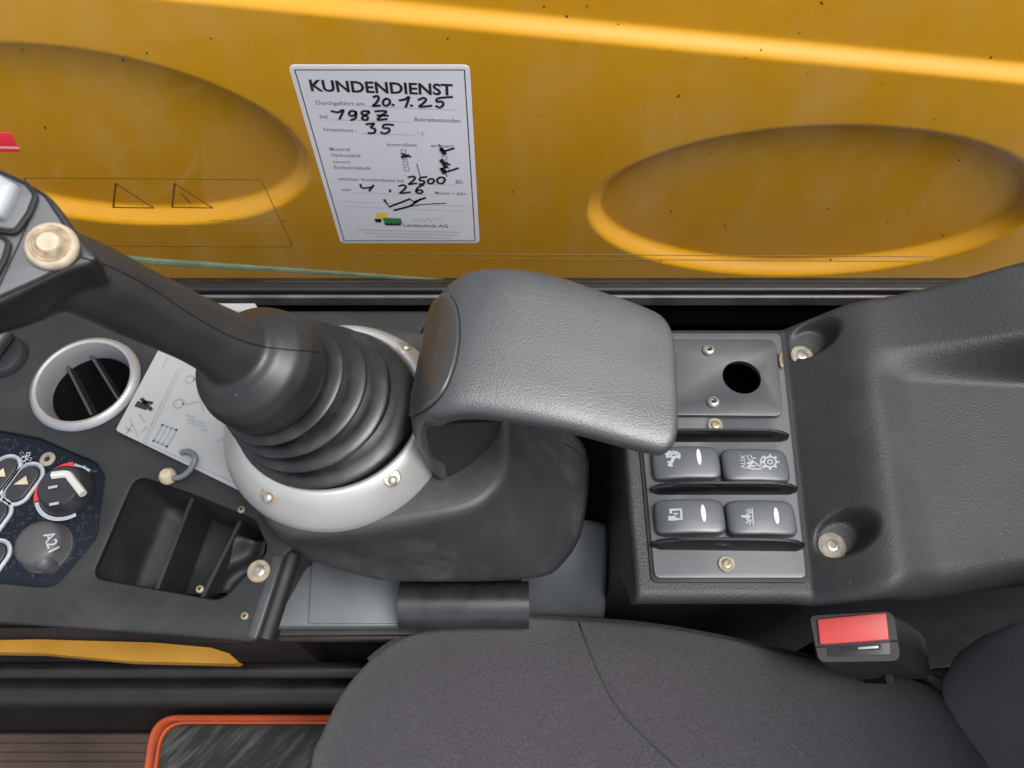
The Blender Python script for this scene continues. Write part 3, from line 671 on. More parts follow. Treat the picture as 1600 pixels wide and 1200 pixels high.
# ================================================================== CONTROL POD, BOOT, JOYSTICK
RC = V((-.109, .217, .603))       # centre of the boot base
def build_pod():
    zt, zb = .580, .500
    T = [(384, 745), (405, 800), (452, 836), (560, 831), (660, 817), (738, 799), (780, 768), (797, 730), (800, 680)]
    B = [(396, 790), (428, 842), (480, 875), (565, 902), (640, 911), (826, 907), (880, 882), (911, 822), (918, 718)]
    Tw = [az(a, b, zt) for a, b in T]; Bw = [az(a, b, zb) for a, b in B]
    back = [V((-.002, .250, zt)), V((-.022, .278, zt)), V((-.060, .288, zt)), V((-.100, .292, zt)), V((-.145, .282, zt)), V((-.172, .255, zt)), V((-.180, .215, zt))]
    for p in back:
        Tw.append(p); Bw.append(V((p.x, p.y, zb)))
    for k in (9, 10): Bw[k].x += .045; 
    Tc = catmull(Tw, 7, True); Bc = catmull(Bw, 7, True)
    cen = sum(Tc, V())/len(Tc)
    def ins(P, d): return [p+(cen-p).normalized()*d for p in P]
    secs = []
    for d, dz in ((.05, .0005), (.02, .0005), (.0075, .0003), (.0045, -.0004), (.0018, -.0024), (.0, -.006)):
        secs.append([p+V((0, 0, dz)) for p in ins(Tc, d)])
    for t_ in (.2, .4, .6, .8, .93, 1):
        secs.append([V((lerp(a.x, b.x, t_), lerp(a.y, b.y, t_), lerp(zt-.006, zb+.004, t_))) for a, b in zip(Tc, Bc)])
    bc = sum(Bc, V())/len(Bc)
    secs.append([lerp(p, bc, .05)+V((0, 0, -.003)) for p in Bc]); secs.append([lerp(p, bc, .3)+V((0, 0, -.003)) for p in Bc])
    r = root('control_pod', V((-.07, .21, .001)), 'dark grey control pod housing with brushed silver ring around the boot', 'control pod')
    h = loft('housing', secs, 'pod', r, angle=180)
    # silver ring
    prof = [(-.030, .070), (-.0225, .0705), (-.019, .0695), (-.012, .0665), (-.004, .0610), (.000, .0575), (.0008, .0555), (.000, .0535), (-.006, .0525)]
    secs = revolve_secs(RC, (0, 0, 1), prof, 72); ring = loft('silver_ring', secs, 'silver', r, cap0=False, cap1=False, angle=180)
    for px in ((612, 746), (421, 773), (632, 544)):
        p, n = hit(bvh(ring), *px, 0)
        if p is None: continue
        d = (p-RC); d.z = 0
        n = (V((0, 0, 1))+d.normalized()*.55).normalized()
        c = revolve('screw_recess', p, n, [(.0004, .0052), (.0007, .0047), (-.0005, .0044), (.0001, .0042), (.0001, 0)], 'brass', ring, N=24)
        revolve('screw', p+d.normalized()*.0012-V((0, .001, 0)), n, [(0, .0028), (.0014, .0027), (.0022, .0018), (.0024, 0)], 'steel', ring, N=18)
    b = bvh(h)
    L = surf_line(b, [(884, 694), (905, 708), (919, 722)], .0001)
    if len(L) > 2: tube('moulding_line', L, .0005, 'line', h, N=6)
    box('pedestal', -.10, .03, .165, .26, .001, zb+.002, 'black', r, bevel=.003)
build_pod()

J0 = V((-.1320, .2115, .648)); JA = V((-.30, -.10, .95)).normalized()
def build_joystick():
    r = root('joystick', RC-V((0, 0, .02)), 'black joystick with ribbed rubber boot, worn cream button and grey rockers', 'joystick')
    # ribbed boot
    secs = []; n_r = 4; per = 28; tot = n_r*per
    A, B = RC+V((0, 0, -.004)), J0-JA*.002
    for k in range(tot+1):
        t_ = k/tot; ph = (k % per)/per
        env = lerp(.0545, .0335, t_**.85)
        rib = math.sqrt(max(0, 1-(abs(ph-.5)/.25)**2))
        rr = env-.0115+.0140*rib if k < tot else env-.006
        # axis bends from vertical to the stick axis, ribs droop outward
        ax = (V((0, 0, 1))*(1-t_)+JA*t_).normalized(); c = A+(B-A)*t_
        c = c+V((0, 0, .004*math.sin(math.pi*t_)))
        secs.append(circ(c, ax, rr, 64, u=(1, 0, 0)))
    loft('boot', secs, 'rubber', r, angle=180)
    # grip: collar, stem and head fused into one skin
    vs = []; fs = []
    def add(vf):
        o = len(vs); vs.extend(vf[0]); fs.extend([tuple(i+o for i in f) for f in vf[1]])
    add(loft_vf(revolve_secs(J0, JA, [(-.006, .012), (-.006, .0305), (-.002, .0335), (.004, .0345), (.014, .0340), (.022, .0310), (.029, .0240), (.033, .0140), (.0345, .003)], 48)))
    H0 = az(40, 392, .776)
    path = catmull([J0+JA*.012+V((.002, 0, 0)), J0+V((-.016, -.004, .044)), lerp(J0, H0, .62)+V((0, .001, .004)), lerp(J0, H0, .86)+V((.001, .0, .001)), H0+V((-.004, 0, -.012))], 8)
    sec = []
    for i, p in enumerate(path):
        d = (path[min(i+1, len(path)-1)]-path[max(i-1, 0)]).normalized(); t_ = i/(len(path)-1)
        rr = lerp(.0205, .0160, sst(0, .35, t_))+.004*sst(.7, 1, t_)
        sec.append(circ(p, d, rr*1.02, 32, rr*.98, u=(0, 1, 0)))
    add(loft_vf(sec))
    n = V((.22, -.28, .93)).normalized(); p0 = az(60, 390, .790)
    HP = lambda a, b, d=0: apl(a, b, p0, n)+n*d
    out = [(-150, 250), (-60, 258), (0, 275), (48, 287), (80, 308), (108, 345), (132, 380), (152, 400), (140, 412), (112, 420), (60, 444), (0, 473), (-60, 497), (-150, 520)]
    top = catmull([HP(a, b) for a, b in out], 4, True); cen = sum(top, V())/len(top)
    hs_ = []
    for d, k in ((0, .10), (0, .02), (-.0015, .0), (-.010, .01), (-.018, .05)):
        hs_.append([lerp(p, cen, k)+n*d for p in top])
    G = lerp(J0, H0, .74)
    for t_ in (.2, .4, .6, .75, .88): hs_.append([lerp(lerp(p, cen, .06)-n*.018, G, t_)-n*(.006*math.sin(math.pi*t_)) for p in top])
    add(loft_vf(hs_))
    g = obj('grip', vs, fs, 'grip', r, angle=180)
    m = g.modifiers.new('fuse', 'REMESH'); m.mode = 'VOXEL'; m.voxel_size = .0011; m.use_smooth_shade = True
    m = g.modifiers.new('soften', 'SMOOTH'); m.factor = .5; m.iterations = 13
    b = bvh(g)
    L = surf_line(b, [(128, 402), (180, 420), (240, 452), (300, 492), (360, 525), (410, 541), (460, 547), (500, 550)], .0001)
    tube('seam', L, .00042, 'line', g, N=6)
    # face plate set into the head
    pl = [(-150, 262), (-60, 268), (0, 281), (50, 294), (72, 308), (90, 335), (110, 365), (126, 388), (127, 398), (114, 412), (60, 438), (0, 465), (-60, 488), (-150, 505)]
    face = [HP(a, b_, .0010) for a, b_ in pl]
    fp = slab('face_plate', rounded(face, .004, 4), [], .004, 'head', r, bev=.0003, n=n)
    pf = [HP(a, b_, .0009) for a, b_ in pl]; rp = rounded(pf, .004, 4)
    v, f = loft_vf([circ(p, (rp[(i+1) % len(rp)]-rp[i-1]).normalized(), .00055, 6, u=n) for i, p in enumerate(rp)], closed=True); obj('plate_gap', v, f, 'line', fp)
    tube('plate_joint', [HP(59, 320, .0011), HP(30, 386, .0011), HP(-2, 455, .0011), HP(-40, 540, .0011)], .0003, 'line', fp, N=6)
    # worn cream button
    c = HP(85, 389, .001)
    kb = revolve('button', c, n, [(0, .0088), (.0015, .0091), (.0030, .0087), (.0038, .0078), (.0040, .0072)], 'cream', r, N=40, cap1=False)
    revolve('worn_rim', c, n, [(.0040, .0072), (.0045, .0066), (.0043, .0060), (.0050, .0054), (.0048, .0049), (.0055, .0043), (.0058, .0038)], 'cream_dirt', kb, N=40, cap0=False, cap1=False)
    revolve('button_cap', c, n, [(.0058, .0038), (.0062, .0036), (.0063, .0031), (.0063, 0)], 'cream', kb, N=32, cap0=False)
    # grey rocker and its frame, second rocker below
    def rock(fr, ro, mr, nm):
        f_ = slab('rocker_frame', rounded([HP(a, b_, .0042) for a, b_ in fr], .0025, 4), [], .0034, 'head', r, bev=.0006, n=n)
        q = rounded([HP(a, b_, .0030) for a, b_ in fr], .0025, 4); cq = sum(q, V())/len(q); q = [p+(p-cq).normalized()*.0006 for p in q]
        v, f = loft_vf([circ(p, (q[(i+1) % len(q)]-q[i-1]).normalized(), .0011, 6, u=n) for i, p in enumerate(q)], closed=True); obj('frame_gap', v, f, 'line', f_)
        R0 = rounded([HP(a, b_, .0042) for a, b_ in ro], .0015, 3); cr_ = sum(R0, V())/len(R0)
        loft(nm, [R0, [p+n*.003 for p in R0], [lerp(p, cr_, .10)+n*.0048 for p in R0], [lerp(p, cr_, .35)+n*.0056 for p in R0], [lerp(p, cr_, .8)+n*.0052 for p in R0]], mr, r, angle=60)
    rock([(-70, 262), (0, 276), (46, 297), (58, 312), (48, 338), (28, 366), (0, 362), (-70, 348)], [(-70, 266), (0, 281), (40, 304), (30, 330), (17, 354), (0, 348), (-70, 330)], 'rocker_grey', 'rocker')
    rock([(-70, 366), (-5, 374), (17, 384), (10, 408), (-10, 448), (-70, 462)], [(-70, 372), (-8, 378), (5, 386), (-2, 405), (-18, 438), (-70, 452)], 'rocker_grey', 'rocker')
build_joystick()

# ------------------------------------------------------------------ wrist rest
def build_rest():
    r = root('wrist_rest', V((-.025, .205, .575)), 'grained black padded wrist rest curving over the control pod', 'wrist rest')
    # profile (u along pad, z) of the outer face from lower left up and over to the right, with v-range front/back
    def top(px, py, z): return az(px, py, z)
    # stations: outer front point, outer back point, thickness
    ST = [  # front px,py,z      back px,py,z        thickness
        ((684, 752, .580), (730, 566, .580), .007),
        ((668, 740, .590), (714, 546, .592), .013),
        ((653, 716, .607), (696, 522, .611), .017),
        ((640, 690, .626), (680, 496, .632), .019),
        ((638, 667, .646), (674, 468, .654), .021),
        ((648, 652, .662), (694, 438, .670), .021),
        ((668, 645, .672), (722, 419, .679), .020),
        ((700, 640, .677), (762, 410, .683), .020),
        ((760, 642, .6775), (815, 412, .683), .018),
        ((840, 655, .675), (875, 424, .680), .0165),
        ((920, 672, .671), (935, 445, .676), .0155),
        ((990, 691, .667), (990, 464, .671), .015),
        ((1042, 703, .664), (1034, 483, .667), .0145),
        ((1068, 706, .6625), (1058, 498, .6645), .0145)]
    Fp = catmull([az(*s[0]) for s in ST], 5); Bp = catmull([az(*s[1]) for s in ST], 5)
    Tk = catmull([V((s[2], 0, 0)) for s in ST], 5); n = len(Fp); secs = []
    for i in range(n):
        a, b = Fp[i], Bp[i]; w_ = (b-a); tang = (Fp[min(i+1, n-1)]-Fp[max(i-1, 0)])+(Bp[min(i+1, n-1)]-Bp[max(i-1, 0)])
        nn = tang.cross(w_).normalized(); wl = w_.length; w_ = w_.normalized(); th = Tk[i].x
        if nn.dot(EYE-a) < 0 and i > 20: nn = -nn
        e0 = min(1, i/4); e1 = (n-1-i)
        shr = 0; ths = 1
        if e1 <= 6:                      # round off the free end and its corners
            q = 1-e1/6; shr = .024*(1-math.sqrt(max(0, 1-q*q))); ths = math.sqrt(max(.0, 1-(max(0, q-.35)/.65)**2.2))*.92+.08
        c = (a+b)/2; hw = wl/2-shr; rr = th/2
        pts = []; N = 40; ctr = c-nn*rr
        for k in range(N):               # super-ellipse cross-section with a slightly crowned top
            t_ = 2*math.pi*k/N; cx, sx = math.cos(t_), math.sin(t_)
            ex = math.copysign(abs(cx)**.30, cx)*hw
            ez = math.copysign(abs(sx)**.62, sx)*rr*ths
            pts.append(ctr+w_*ex+nn*(ez+(.0008*(1-(ex/hw)**2) if sx > 0 else 0)))
        secs.append(pts)
    v, f = loft_vf(secs)
    lo = catmull([az(*q, .578) for q in ((668, 726), (684, 748), (713, 742), (749, 716), (776, 684), (782, 640), (760, 600), (700, 600), (668, 660))], 6, True)
    hi = catmull([az(*q, .652) for q in ((660, 664), (672, 668), (700, 664), (745, 660), (784, 656), (790, 620), (780, 560), (700, 540), (662, 610))], 6, True)
    v2, f2 = loft_vf([[lerp(p, q, t_) for p, q in zip(lo, hi)] for t_ in (0, .15, .3, .45, .6, .8, 1)])
    mat('post', (0.022, 0.022, 0.024), .5, grain=900, gstr=.2, var=.15, spec=0.35)
    obj('post', v2, f2, 'post', r, angle=60)
    pad = obj('pad', v, f, 'pad', r, angle=180)
    m = pad.modifiers.new('fuse', 'REMESH'); m.mode = 'VOXEL'; m.voxel_size = .0010; m.use_smooth_shade = True
    m = pad.modifiers.new('soften', 'SMOOTH'); m.factor = .5; m.iterations = 10
    # smooth oval inlay on the left wall
    b = bvh(pad)
    ov = [(690, 462), (704, 462), (714, 480), (718, 510), (716, 545), (708, 580), (694, 612), (672, 636), (650, 648), (640, 650), (640, 610), (648, 560), (656, 520), (668, 485)]
    ovp = catmull([V((x, y, 0)) for x, y in ov], 4, True)
    cx, cy = 682, 556; rings = []
    okc = True
    for k in (1.0, .96, .85, .65, .4, .18):
        row = []
        for q in ovp:
            p, nn = hit(b, cx+(q.x-cx)*k, cy+(q.y-cy)*k, 0)
            row.append((p, nn))
        rings.append(row)
    last = None; secs = []
    for ri, row in enumerate(rings):
        off = [.0002, .0016, .0014, .0008, .0003, .0001][ri]
        out = []
        for j, (p, nn) in enumerate(row):
            if p is None or (p-EYE).length > .47: p, nn = None, None
            out.append((p, nn))
        good = [x for x in out if x[0] is not None]
        fixed = []
        for j in range(len(out)):
            if out[j][0] is not None: fixed.append(out[j][0]+out[j][1]*off)
            else:
                q = min(range(len(out)), key=lambda s: min(abs(s-j), len(out)-abs(s-j)) if out[s][0] is not None else 999); fixed.append(out[q][0]+out[q][1]*off)
        secs.append(fixed)
    loft('side_inlay', secs, 'pad_smooth', pad, cap0=False, angle=180)
    L = [p for p in secs[0]]
    arc = surf_line(b, [(704, 462), (714, 480), (718.5, 510), (716.5, 545), (708.5, 580), (694.5, 612), (672.5, 636.5), (650, 649), (641, 653)], .0001, 5)
    tube('inlay_joint', arc, .0006, 'line', pad, N=6)
    # post under the pad
build_rest()

# ================================================================== SWITCH CONSOLE (right)
def pan_r(y): return lerp(.1762, .1913, (y-.125)/.177)
def build_right():
    x0, x1 = .0735, .52
    xe = lambda y: .2150+.0135*(y-.127)/.117
    cyl = [(.2055, .2905, 1252, 557), (.197, .149, 1300, 852)]
    def front(x): return .1135-.003*sst(.16, .2, x)+.013*sst(.205, .34, x)
    def backy(x): return .308 if x < .19 else .308+.10*(x-.19)
    def h(x, y):
        pr = pan_r(y)+.003; c = xe(y)
        s1 = .5520+.030*max(0, (x-pr)/(c-pr)); pt = .5815+.044*sst(.235, .40, x); kk = .009
        hh = max(0, min(1, .5+.5*(pt-s1)/kk)); out = lerp(pt, s1, hh)-kk*hh*(1-hh)
        w_ = sst(.247, .271, y+.05*(x-.30))
        m = sst(c-.002, c+.034, x)*(1-w_)
        z = out-m*(.006+max(0, out-.580)*.95)
        for sx, sy, _, _ in cyl:       # scooped screw seats, open towards the panel
            dx, dy = x-sx-.0025, y-sy-.0015; u = dx*.83+dy*.55; v = -dx*.55+dy*.83
            q = math.sqrt((u/(.0185))**2+(v/.0135)**2); z = lerp(z, min(z, .5535), 1-sst(.70, 1.0, q))
        f = front(x); d = y-f                         # rounded front edge
        fr_ = .007+.010*sst(.19, .24, x)
        if d < fr_: z -= fr_-math.sqrt(max(0, fr_**2-(fr_-d)**2))
        bk = backy(x)-y
        if bk < .006: z -= .006-math.sqrt(max(0, .006**2-(.006-bk)**2))
        dl = x-x0
        if dl < .003: z -= .003-math.sqrt(max(0, .003**2-(.003-dl)**2))
        if .0855 < x < pan_r(y)-.0008 and .1275 < y < .3005: z = .490
        return z
    st = .0014; nx = int((x1-x0)/st); ny = 150; vs = []; fs = []
    for j in range(ny+1):
        for i in range(nx+1):
            x = x0+(x1-x0)*i/nx; f, b = front(x), backy(x); y = f+(b-f)*(.5-.5*math.cos(math.pi*j/ny))*.25+(b-f)*j/ny*.75
            vs.append((x, y, h(x, y)))
    for j in range(ny):
        for i in range(nx): a = j*(nx+1)+i; fs.append((a, a+1, a+nx+2, a+nx+1))
    # skirt
    per = [i for i in range(nx+1)]+[j*(nx+1)+nx for j in range(1, ny+1)]+[ny*(nx+1)+i for i in range(nx-1, -1, -1)]+[j*(nx+1) for j in range(ny-1, 0, -1)]
    n = len(per); prev = per
    for dz, dy in ((.010, .003), (.026, .016), (.05, .030), (.09, .036), (None, .04)):
        o = len(vs)
        for i in per:
            x, y, z = vs[i]; k = 1-sst(0, .08, y-front(x))
            vs.append((x, y+dy*k, .002 if dz is None else z-dz))
        fs += [(prev[i], o+i, o+(i+1) % n, prev[(i+1) % n]) for i in range(n)]
        prev = list(range(o, o+n))
    r = root('side_console', V((.28, .21, .001)), 'large moulded grained black side console with raised rear part', 'console')
    hz = obj('moulded_body', vs, fs, 'console', r, angle=62)
    bb = bvh(hz)
    for px in ((1252, 557), (1299, 854)):
        p, nn = hit(bb, *px, .0006); screw(r, p, (0, 0, 1), .0045, .0022, 'steel', washer='dirty_washer', wr=.0085 if px[0] > 1260 else .0078)
    # ---- switch panel
    z = .5545
    sp = root('switch_panel', V((.137, .214, .50)), 'dark grey switch panel with four rocker switches set in the side console', 'switch panel')
    hole = circ(az(1159, 589, .5575), (0, 0, 1), .0128, 40)
    hole0 = [V((p.x, p.y, z)) for p in circ(az(1159, 589, .5575), (0, 0, 1), .0140, 40)]
    yb, yf = .3015, .1265
    zg = .5532
    slab('panel_gap', rounded([V((.0832, yf-.0022, zg)), V((pan_r(yf)+.0014, yf-.0022, zg)), V((pan_r(yb)+.0014, yb+.001, zg)), V((.0832, yb+.001, zg))], .004), [[V((p.x, p.y, zg)) for p in circ(az(1159, 589, .5575), (0, 0, 1), .0150, 40)]], .002, 'line', sp, bev=.0002)  # black sheet that puts in the dark gap around the panel plate
    slab('panel_plate', rounded([V((.0852, yf, z)), V((pan_r(yf)-.0006, yf, z)), V((pan_r(yb)-.0006, yb, z)), V((.0852, yb, z))], .004), [hole0], .003, 'panel', sp, bev=.0005)
    zc = .5575
    q = [az(985, 530, zc), az(1212, 530, zc), az(1224, 650, zc), az(985, 648, zc)]
    q[0].x = .0862; q[3].x = .0862
    cv = slab('cover_plate', rounded(q, [.002, .006, .006, .002]), [hole], .0022, 'plate', sp, bev=.0005)
    for px in ((1107, 548), (1114, 629)): screw(cv, az(*px, zc), (0, 0, 1), .0042, .0028, 'steel')
    for px in ((1117, 665), (1135, 882)): screw(sp, az(*px, z), (0, 0, 1), .0034, .0022, 'brass', washer='dirty_washer', wr=.0052)
    # small copper clip at the panel edge
    v, f = tube_vf(catmull([az(1220, 553, z+.001), az(1219, 563, z+.002), az(1222, 574, z+.001)], 4), .0014, 8); obj('clip', v, f, 'brass', sp)
    # fins between the rows
    for (xa, ya, xb, yb_) in ((985, 684, 1230, 684), (1016, 766, 1243, 766), (1018, 851, 1254, 854)):
        A = az(xa, ya, z); B = az(xb, yb_, z)
        if xa == 985: A.x = .0870
        d = (B-A).normalized(); w_ = V((0, 0, 1)).cross(d)*.0021; up = V((0, 0, 1)); L = (B-A).length; secs = []
        for k in range(21):
            t_ = k/20; hh = .0125*(1-.62*(abs(2*t_-1))**5); p = A+d*(L*t_); s_ = 1 if 0 < k < 20 else .5
            secs.append([p-w_*1.5*s_, p+w_*1.5*s_, p+w_*.7*s_+up*hh*.9, p+w_*.3*s_+up*hh, p-w_*.3*s_+up*hh, p-w_*.7*s_+up*hh*.9])
        loft('fin', secs, 'gloss_black', sp, angle=50)
    # rockers
    def rocker(px, py, tilt, yaw=0):
        c = az(px, py, z+.007); c.z = z; hl, hw = .0215, .0112
        def up(x, y):   # crowned face
            return .0085-.0026*(x/hl)**2-.0008*(y/hw)**2+tilt*x
        out = []
        for k in range(48):
            t_ = 2*math.pi*k/48; cx, sx = math.cos(t_), math.sin(t_)
            out.append((math.copysign(abs(cx)**.24, cx)*hl*(1-.02*abs(sx)), math.copysign(abs(sx)**.30, sx)*hw))
        secs = [[V((c.x+x, c.y+y, z-.001)) for x, y in out]]
        for k, dz in ((1, -.0035), (.995, -.0014), (.965, -.0004), (.90, 0), (.75, 0), (.55, 0), (.35, 0), (.15, 0)):
            secs.append([V((c.x+x*k, c.y+y*k, z+up(x*k, y*k)+dz)) for x, y in out])
        o = loft('rocker_switch', secs, 'rocker', sp, angle=70)
        bz = bvh(o); n = V((0, 0, 1))
        def S_(F, pts, w_):
            P = [hit(bz, *q, .00025)[0] for q in pts]; P = [p for p in P if p is not None and p.z > z+.002]
            if len(P) > 1: F.stroke(P, n, w_)
        def E_(F, cx, cy, rx, ry, sl):
            F.poly([hit(bz, cx+rx*math.cos(t_)-sl*ry*math.sin(t_), cy-ry*math.sin(t_), .00025)[0] for t_ in [2*math.pi*k/20 for k in range(20)]])
        S_.__dict__['E'] = E_
        return o, S_, bz
    def arcp(cx, cy, rx, ry, a0, a1, st_=20): return [(cx+rx*math.cos(R(a)), cy+ry*math.sin(R(a))) for a in range(a0, a1+1, st_)]
    o, S_, b_ = rocker(1073, 722, .05)
    F = Flat(); S_(F, arcp(1053, 712, 9, 6, 180, 400), .0012); S_(F, arcp(1053, 712, 5, 3, 180, 400), .0012); S_(F, [(1042, 714), (1062, 714)], .0014); S_(F, [(1053, 715), (1046, 727)], .0020); S_(F, [(1041, 710), (1046, 706)], .0018); S_(F, [(1044, 722), (1050, 728)], .0014); F.build('icon', 'icon', o)
    F = Flat(); S_.E(F, 1092, 714, 3.6, 12.5, .12); F.build('indicator', 'lens', o)
    o, S_, b_ = rocker(1182, 726, -.05)
    F = Flat()
    F.text('AUX', hit(b_, 1165, 733, .0003)[0], hit(b_, 1164, 711.5, .0003)[0], V((0, 0, 1)), .012, .95)
    for pts, w_ in (
                    ([(1167, 712), (1170, 719), (1177, 720)], .0008), ([(1172, 711), (1175, 716), (1180, 716)], .0008), ([(1168, 724), (1176, 722)], .0012), ([(1167, 731), (1172, 726), (1178, 722), (1186, 728), (1190, 733), (1176, 733), (1167, 731)], .0010), ([(1170, 729), (1180, 728)], .0010),
                    (arcp(1203, 722, 9.5, 8, 0, 360), .0011), (arcp(1203, 722, 4, 3.2, 0, 360, 40), .0009), (arcp(1202, 722, 14, 12, 130, 230), .0008)): S_(F, pts, w_)
    for a in range(0, 360, 45): S_(F, [(1203+10*math.cos(R(a)), 722+8.5*math.sin(R(a))), (1203+13*math.cos(R(a)), 722+11*math.sin(R(a)))], .0014)
    F.build('icon', 'icon', o)
    o, S_, b_ = rocker(1079, 806, .03)
    F = Flat()
    for pts, w_ in (([(1048, 797), (1064, 796), (1065, 811), (1056, 811)], .0016), ([(1048, 797), (1048, 801)], .0016), ([(1047, 810), (1053, 810)], .0030), ([(1053, 803), (1058, 803)], .001)): S_(F, pts, w_)
    F.build('icon', 'icon', o)
    F = Flat(); S_.E(F, 1099, 802, 3.8, 13.5, .12); F.build('indicator', 'lens', o)
    o, S_, b_ = rocker(1191, 808, -.03)
    F = Flat(); S_(F, [(1160, 807), (1170, 807)], .0016); S_(F, [(1167, 803), (1172, 807), (1167, 811)], .0012); S_(F, [(1175, 795), (1177, 819)], .0008)
    for a, b2 in (((1166, 797), (1171, 802)), ((1170, 795), (1173, 801)), ((1166, 817), (1171, 812)), ((1171, 819), (1173, 813))): S_(F, [a, b2], .0008)
    F.build('icon', 'icon', o)
    F = Flat(); S_.E(F, 1213, 806, 3.8, 13, .14); F.build('indicator', 'lens', o)
build_right()

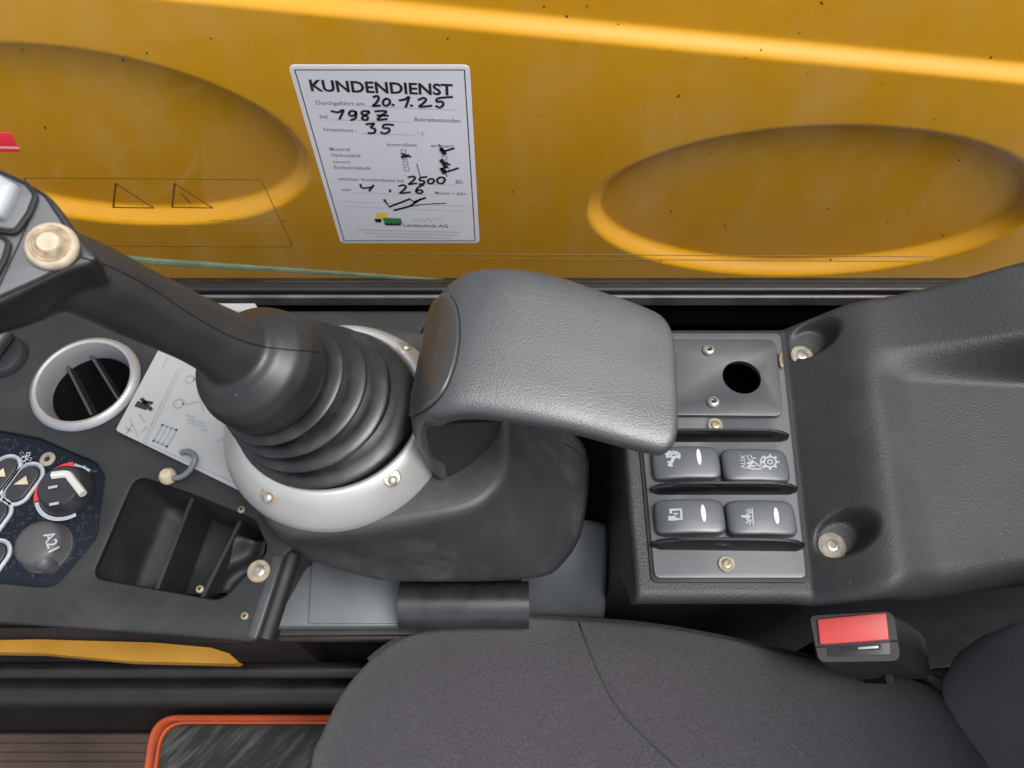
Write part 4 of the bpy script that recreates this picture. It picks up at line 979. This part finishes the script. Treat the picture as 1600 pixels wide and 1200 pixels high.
# ================================================================== SEAT AND BELT BUCKLE
def build_seat():
    r = root('driver_seat', V((.09, -.12, .001)), 'driver seat in dark woven fabric with stitched cushion and backrest', 'seat')
    o_ = [(478, 1230), (502, 1140), (545, 1062), (610, 1003), (700, 968), (800, 963), (900, 966), (1010, 974), (1130, 994), (1255, 1022), (1380, 1046), (1470, 1076), (1525, 1130), (1556, 1210)]
    P = [az(a, b, .425) for a, b in o_]+[V((.305, -.12, .425)), V((.27, -.33, .425)), V((.09, -.38, .425)), V((-.09, -.34, .425)), V((-.135, -.15, .425))]
    Pc = catmull(P, 8, True); c = V((.09, -.10, .425)); secs = []
    for k, z in ((.93, .335), (.98, .350), (.998, .385), (1.0, .412), (.994, .424), (.978, .434), (.950, .442), (.905, .448), (.84, .4525), (.75, .4555), (.62, .457), (.46, .457), (.28, .456), (.1, .4555)):
        secs.append([V((lerp(c.x, p.x, k), lerp(c.y, p.y, k), z+.004*math.sin(p.x*14)*(1-k))) for p in Pc])
    cu = loft('cushion', secs, 'seat', r, angle=180)
    b = bvh(cu)
    L = surf_line(b, [(904, 972), (918, 1010), (940, 1062), (965, 1105), (1000, 1145), (1060, 1200), (1100, 1230)], .0001, 10)
    tube('seam', L, .00055, 'line', cu, N=6)
    F = Flat()
    for i in range(0, len(L)-1):
        d_ = (L[i+1]-L[i]).normalized(); F.stroke([L[i]+V((0, 0, .0007))+d_*.0004, L[i]+V((0, 0, .0007))+d_*.0026], (0, 0, 1), .0006)
    tag(F.build('stitches', 'seat_edge', cu), kind='stuff')
    v, f = tube_vf([lerp(c, p, .999)+V((0, 0, -.004)) for p in Pc[20:78]], .0022, 8); obj('piping', v, f, 'seat_edge', cu)
    # seat pan under the cushion
    secs = [[lerp(V((c.x, c.y, z)), V((p.x, p.y, z)), k) for p in Pc] for k, z in ((.80, .20), (.92, .24), (.95, .33), (.6, .336))]
    loft('seat_pan', secs, 'black', r, angle=50)
    box('seat_base', -.02, .22, -.28, .04, .001, .205, 'black', r, bevel=.004)
    # dusty fabric between cushion and backrest
    A = [az(1430, 1045, .436), az(1515, 1038, .436), az(1550, 1080, .436), az(1600, 1150, .434), az(1660, 1240, .434), az(1570, 1240, .434), az(1500, 1100, .436)]
    slab('rear_welt', rounded(A, .008, 3), [], .05, 'dusty', r, bev=.006)
    # backrest with rounded edges leaning back
    secs = []
    ys = (-.42, .112)
    for t_ in [k/20 for k in range(21)]:
        z = lerp(.395, .80, t_)
        e = .05*(1-math.sqrt(max(0, 1-(max(0, .22-t_)/.22)**2)))
        xl = .288+.10*max(0, t_-.5)**1.3+e; xr = .45+.10*t_
        yb_ = ys[1]-e*.7; yf_ = ys[0]+e*.7; sec = []
        cx, cy, hx, hy = (xl+xr)/2, (yb_+yf_)/2, (xr-xl)/2, (yb_-yf_)/2
        for k in range(96):
            a = 2*math.pi*k/96; ca, sa = math.cos(a), math.sin(a); rr = .045
            x = max(-hx+rr, min(hx-rr, ca*hx*1.6)); y = max(-hy+rr, min(hy-rr, sa*hy*1.6))
            dx, dy = ca*hx*1.6-x, sa*hy*1.6-y; l = math.hypot(dx, dy) or 1
            X, Y = cx+x+dx/l*rr, cy+y+dy/l*rr
            if ca < 0: X += .035*sst(0, .10, yb_-.02-Y)*sst(0, .10, Y-yf_-.02)*sst(0, .7, -ca*1.6)
            sec.append(V((X, Y, z)))
        secs.append(sec)
    loft('backrest', secs, 'seat', r, angle=180)
    # ---- buckle
    n = V((-.30, -.16, .94)).normalized(); p0 = az(1335, 998, .506)
    HP = lambda a, b_, d=0: apl(a, b_, p0, n)+n*d
    bk = root('belt_buckle', HP(1400, 1040)-V((0, 0, .06)), 'black seat belt buckle with red release button beside the cushion', 'buckle')
    out = rounded([HP(1262, 961), HP(1398, 953), HP(1410, 1034), HP(1278, 1036)], [.004, .006, .006, .005], 5); cen = sum(out, V())/len(out)
    ex = V((.040, -.008, -.036))
    secs = [[lerp(p, cen, .35)+n*.0002 for p in out], [lerp(p, cen, .035)+n*.0002 for p in out], [p-n*.0015 for p in out]]
    for t_, k in ((.25, -.03), (.55, -.02), (.8, .06), (.95, .2), (1.0, .4)): secs.append([lerp(p, cen, k)+ex*t_-n*.0015 for p in out])
    loft('shell', secs, 'buckle', bk, angle=50)
    rb = slab('release_button', rounded([HP(1277, 968, .0022), HP(1384, 957, .0022), HP(1389, 1000, .0022), HP(1281, 1007, .0022)], .0012, 3), [], .003, 'red_button', bk, bev=.0006, n=n)
    slab('slot_plate', rounded([HP(1292, 1009, .0008), HP(1390, 1003, .0008), HP(1391, 1024, .0008), HP(1294, 1026, .0008)], .001, 3), [], .001, 'bracket', bk, bev=.0002, n=n)
    slab('slot', [HP(1312, 1010, .0013), HP(1376, 1006, .0013), HP(1376, 1015, .0013), HP(1312, 1018, .0013)], [], .0008, 'line', bk, bev=.0001, n=n)
    slab('latch_tongue', [HP(1340, 1011, .0018), HP(1372, 1009, .0018), HP(1372, 1013, .0018), HP(1340, 1015, .0018)], [], .0006, 'steel', bk, bev=.0001, n=n)
    tube('shell_joint', [HP(1276, 1011, .0004), HP(1290, 1010, .0004)], .0005, 'line', bk, N=6); tube('shell_joint', [HP(1392, 1002, .0004), HP(1408, 1001, .0004)], .0005, 'line', bk, N=6)
    a = cen+ex*.8; a = cen+ex*.6; st_ = [a, a+V((.004, .008, -.05)), a+V((.006, .012, -.12)), a+V((.006, .012, -.2))]
    secs = [[p+V((0, -.020, 0)), p+V((.004, -.020, .002)), p+V((.004, .020, .002)), p+V((0, .020, 0))] for p in st_]
    loft('stalk', secs, 'black', bk, smooth=False)
build_seat()
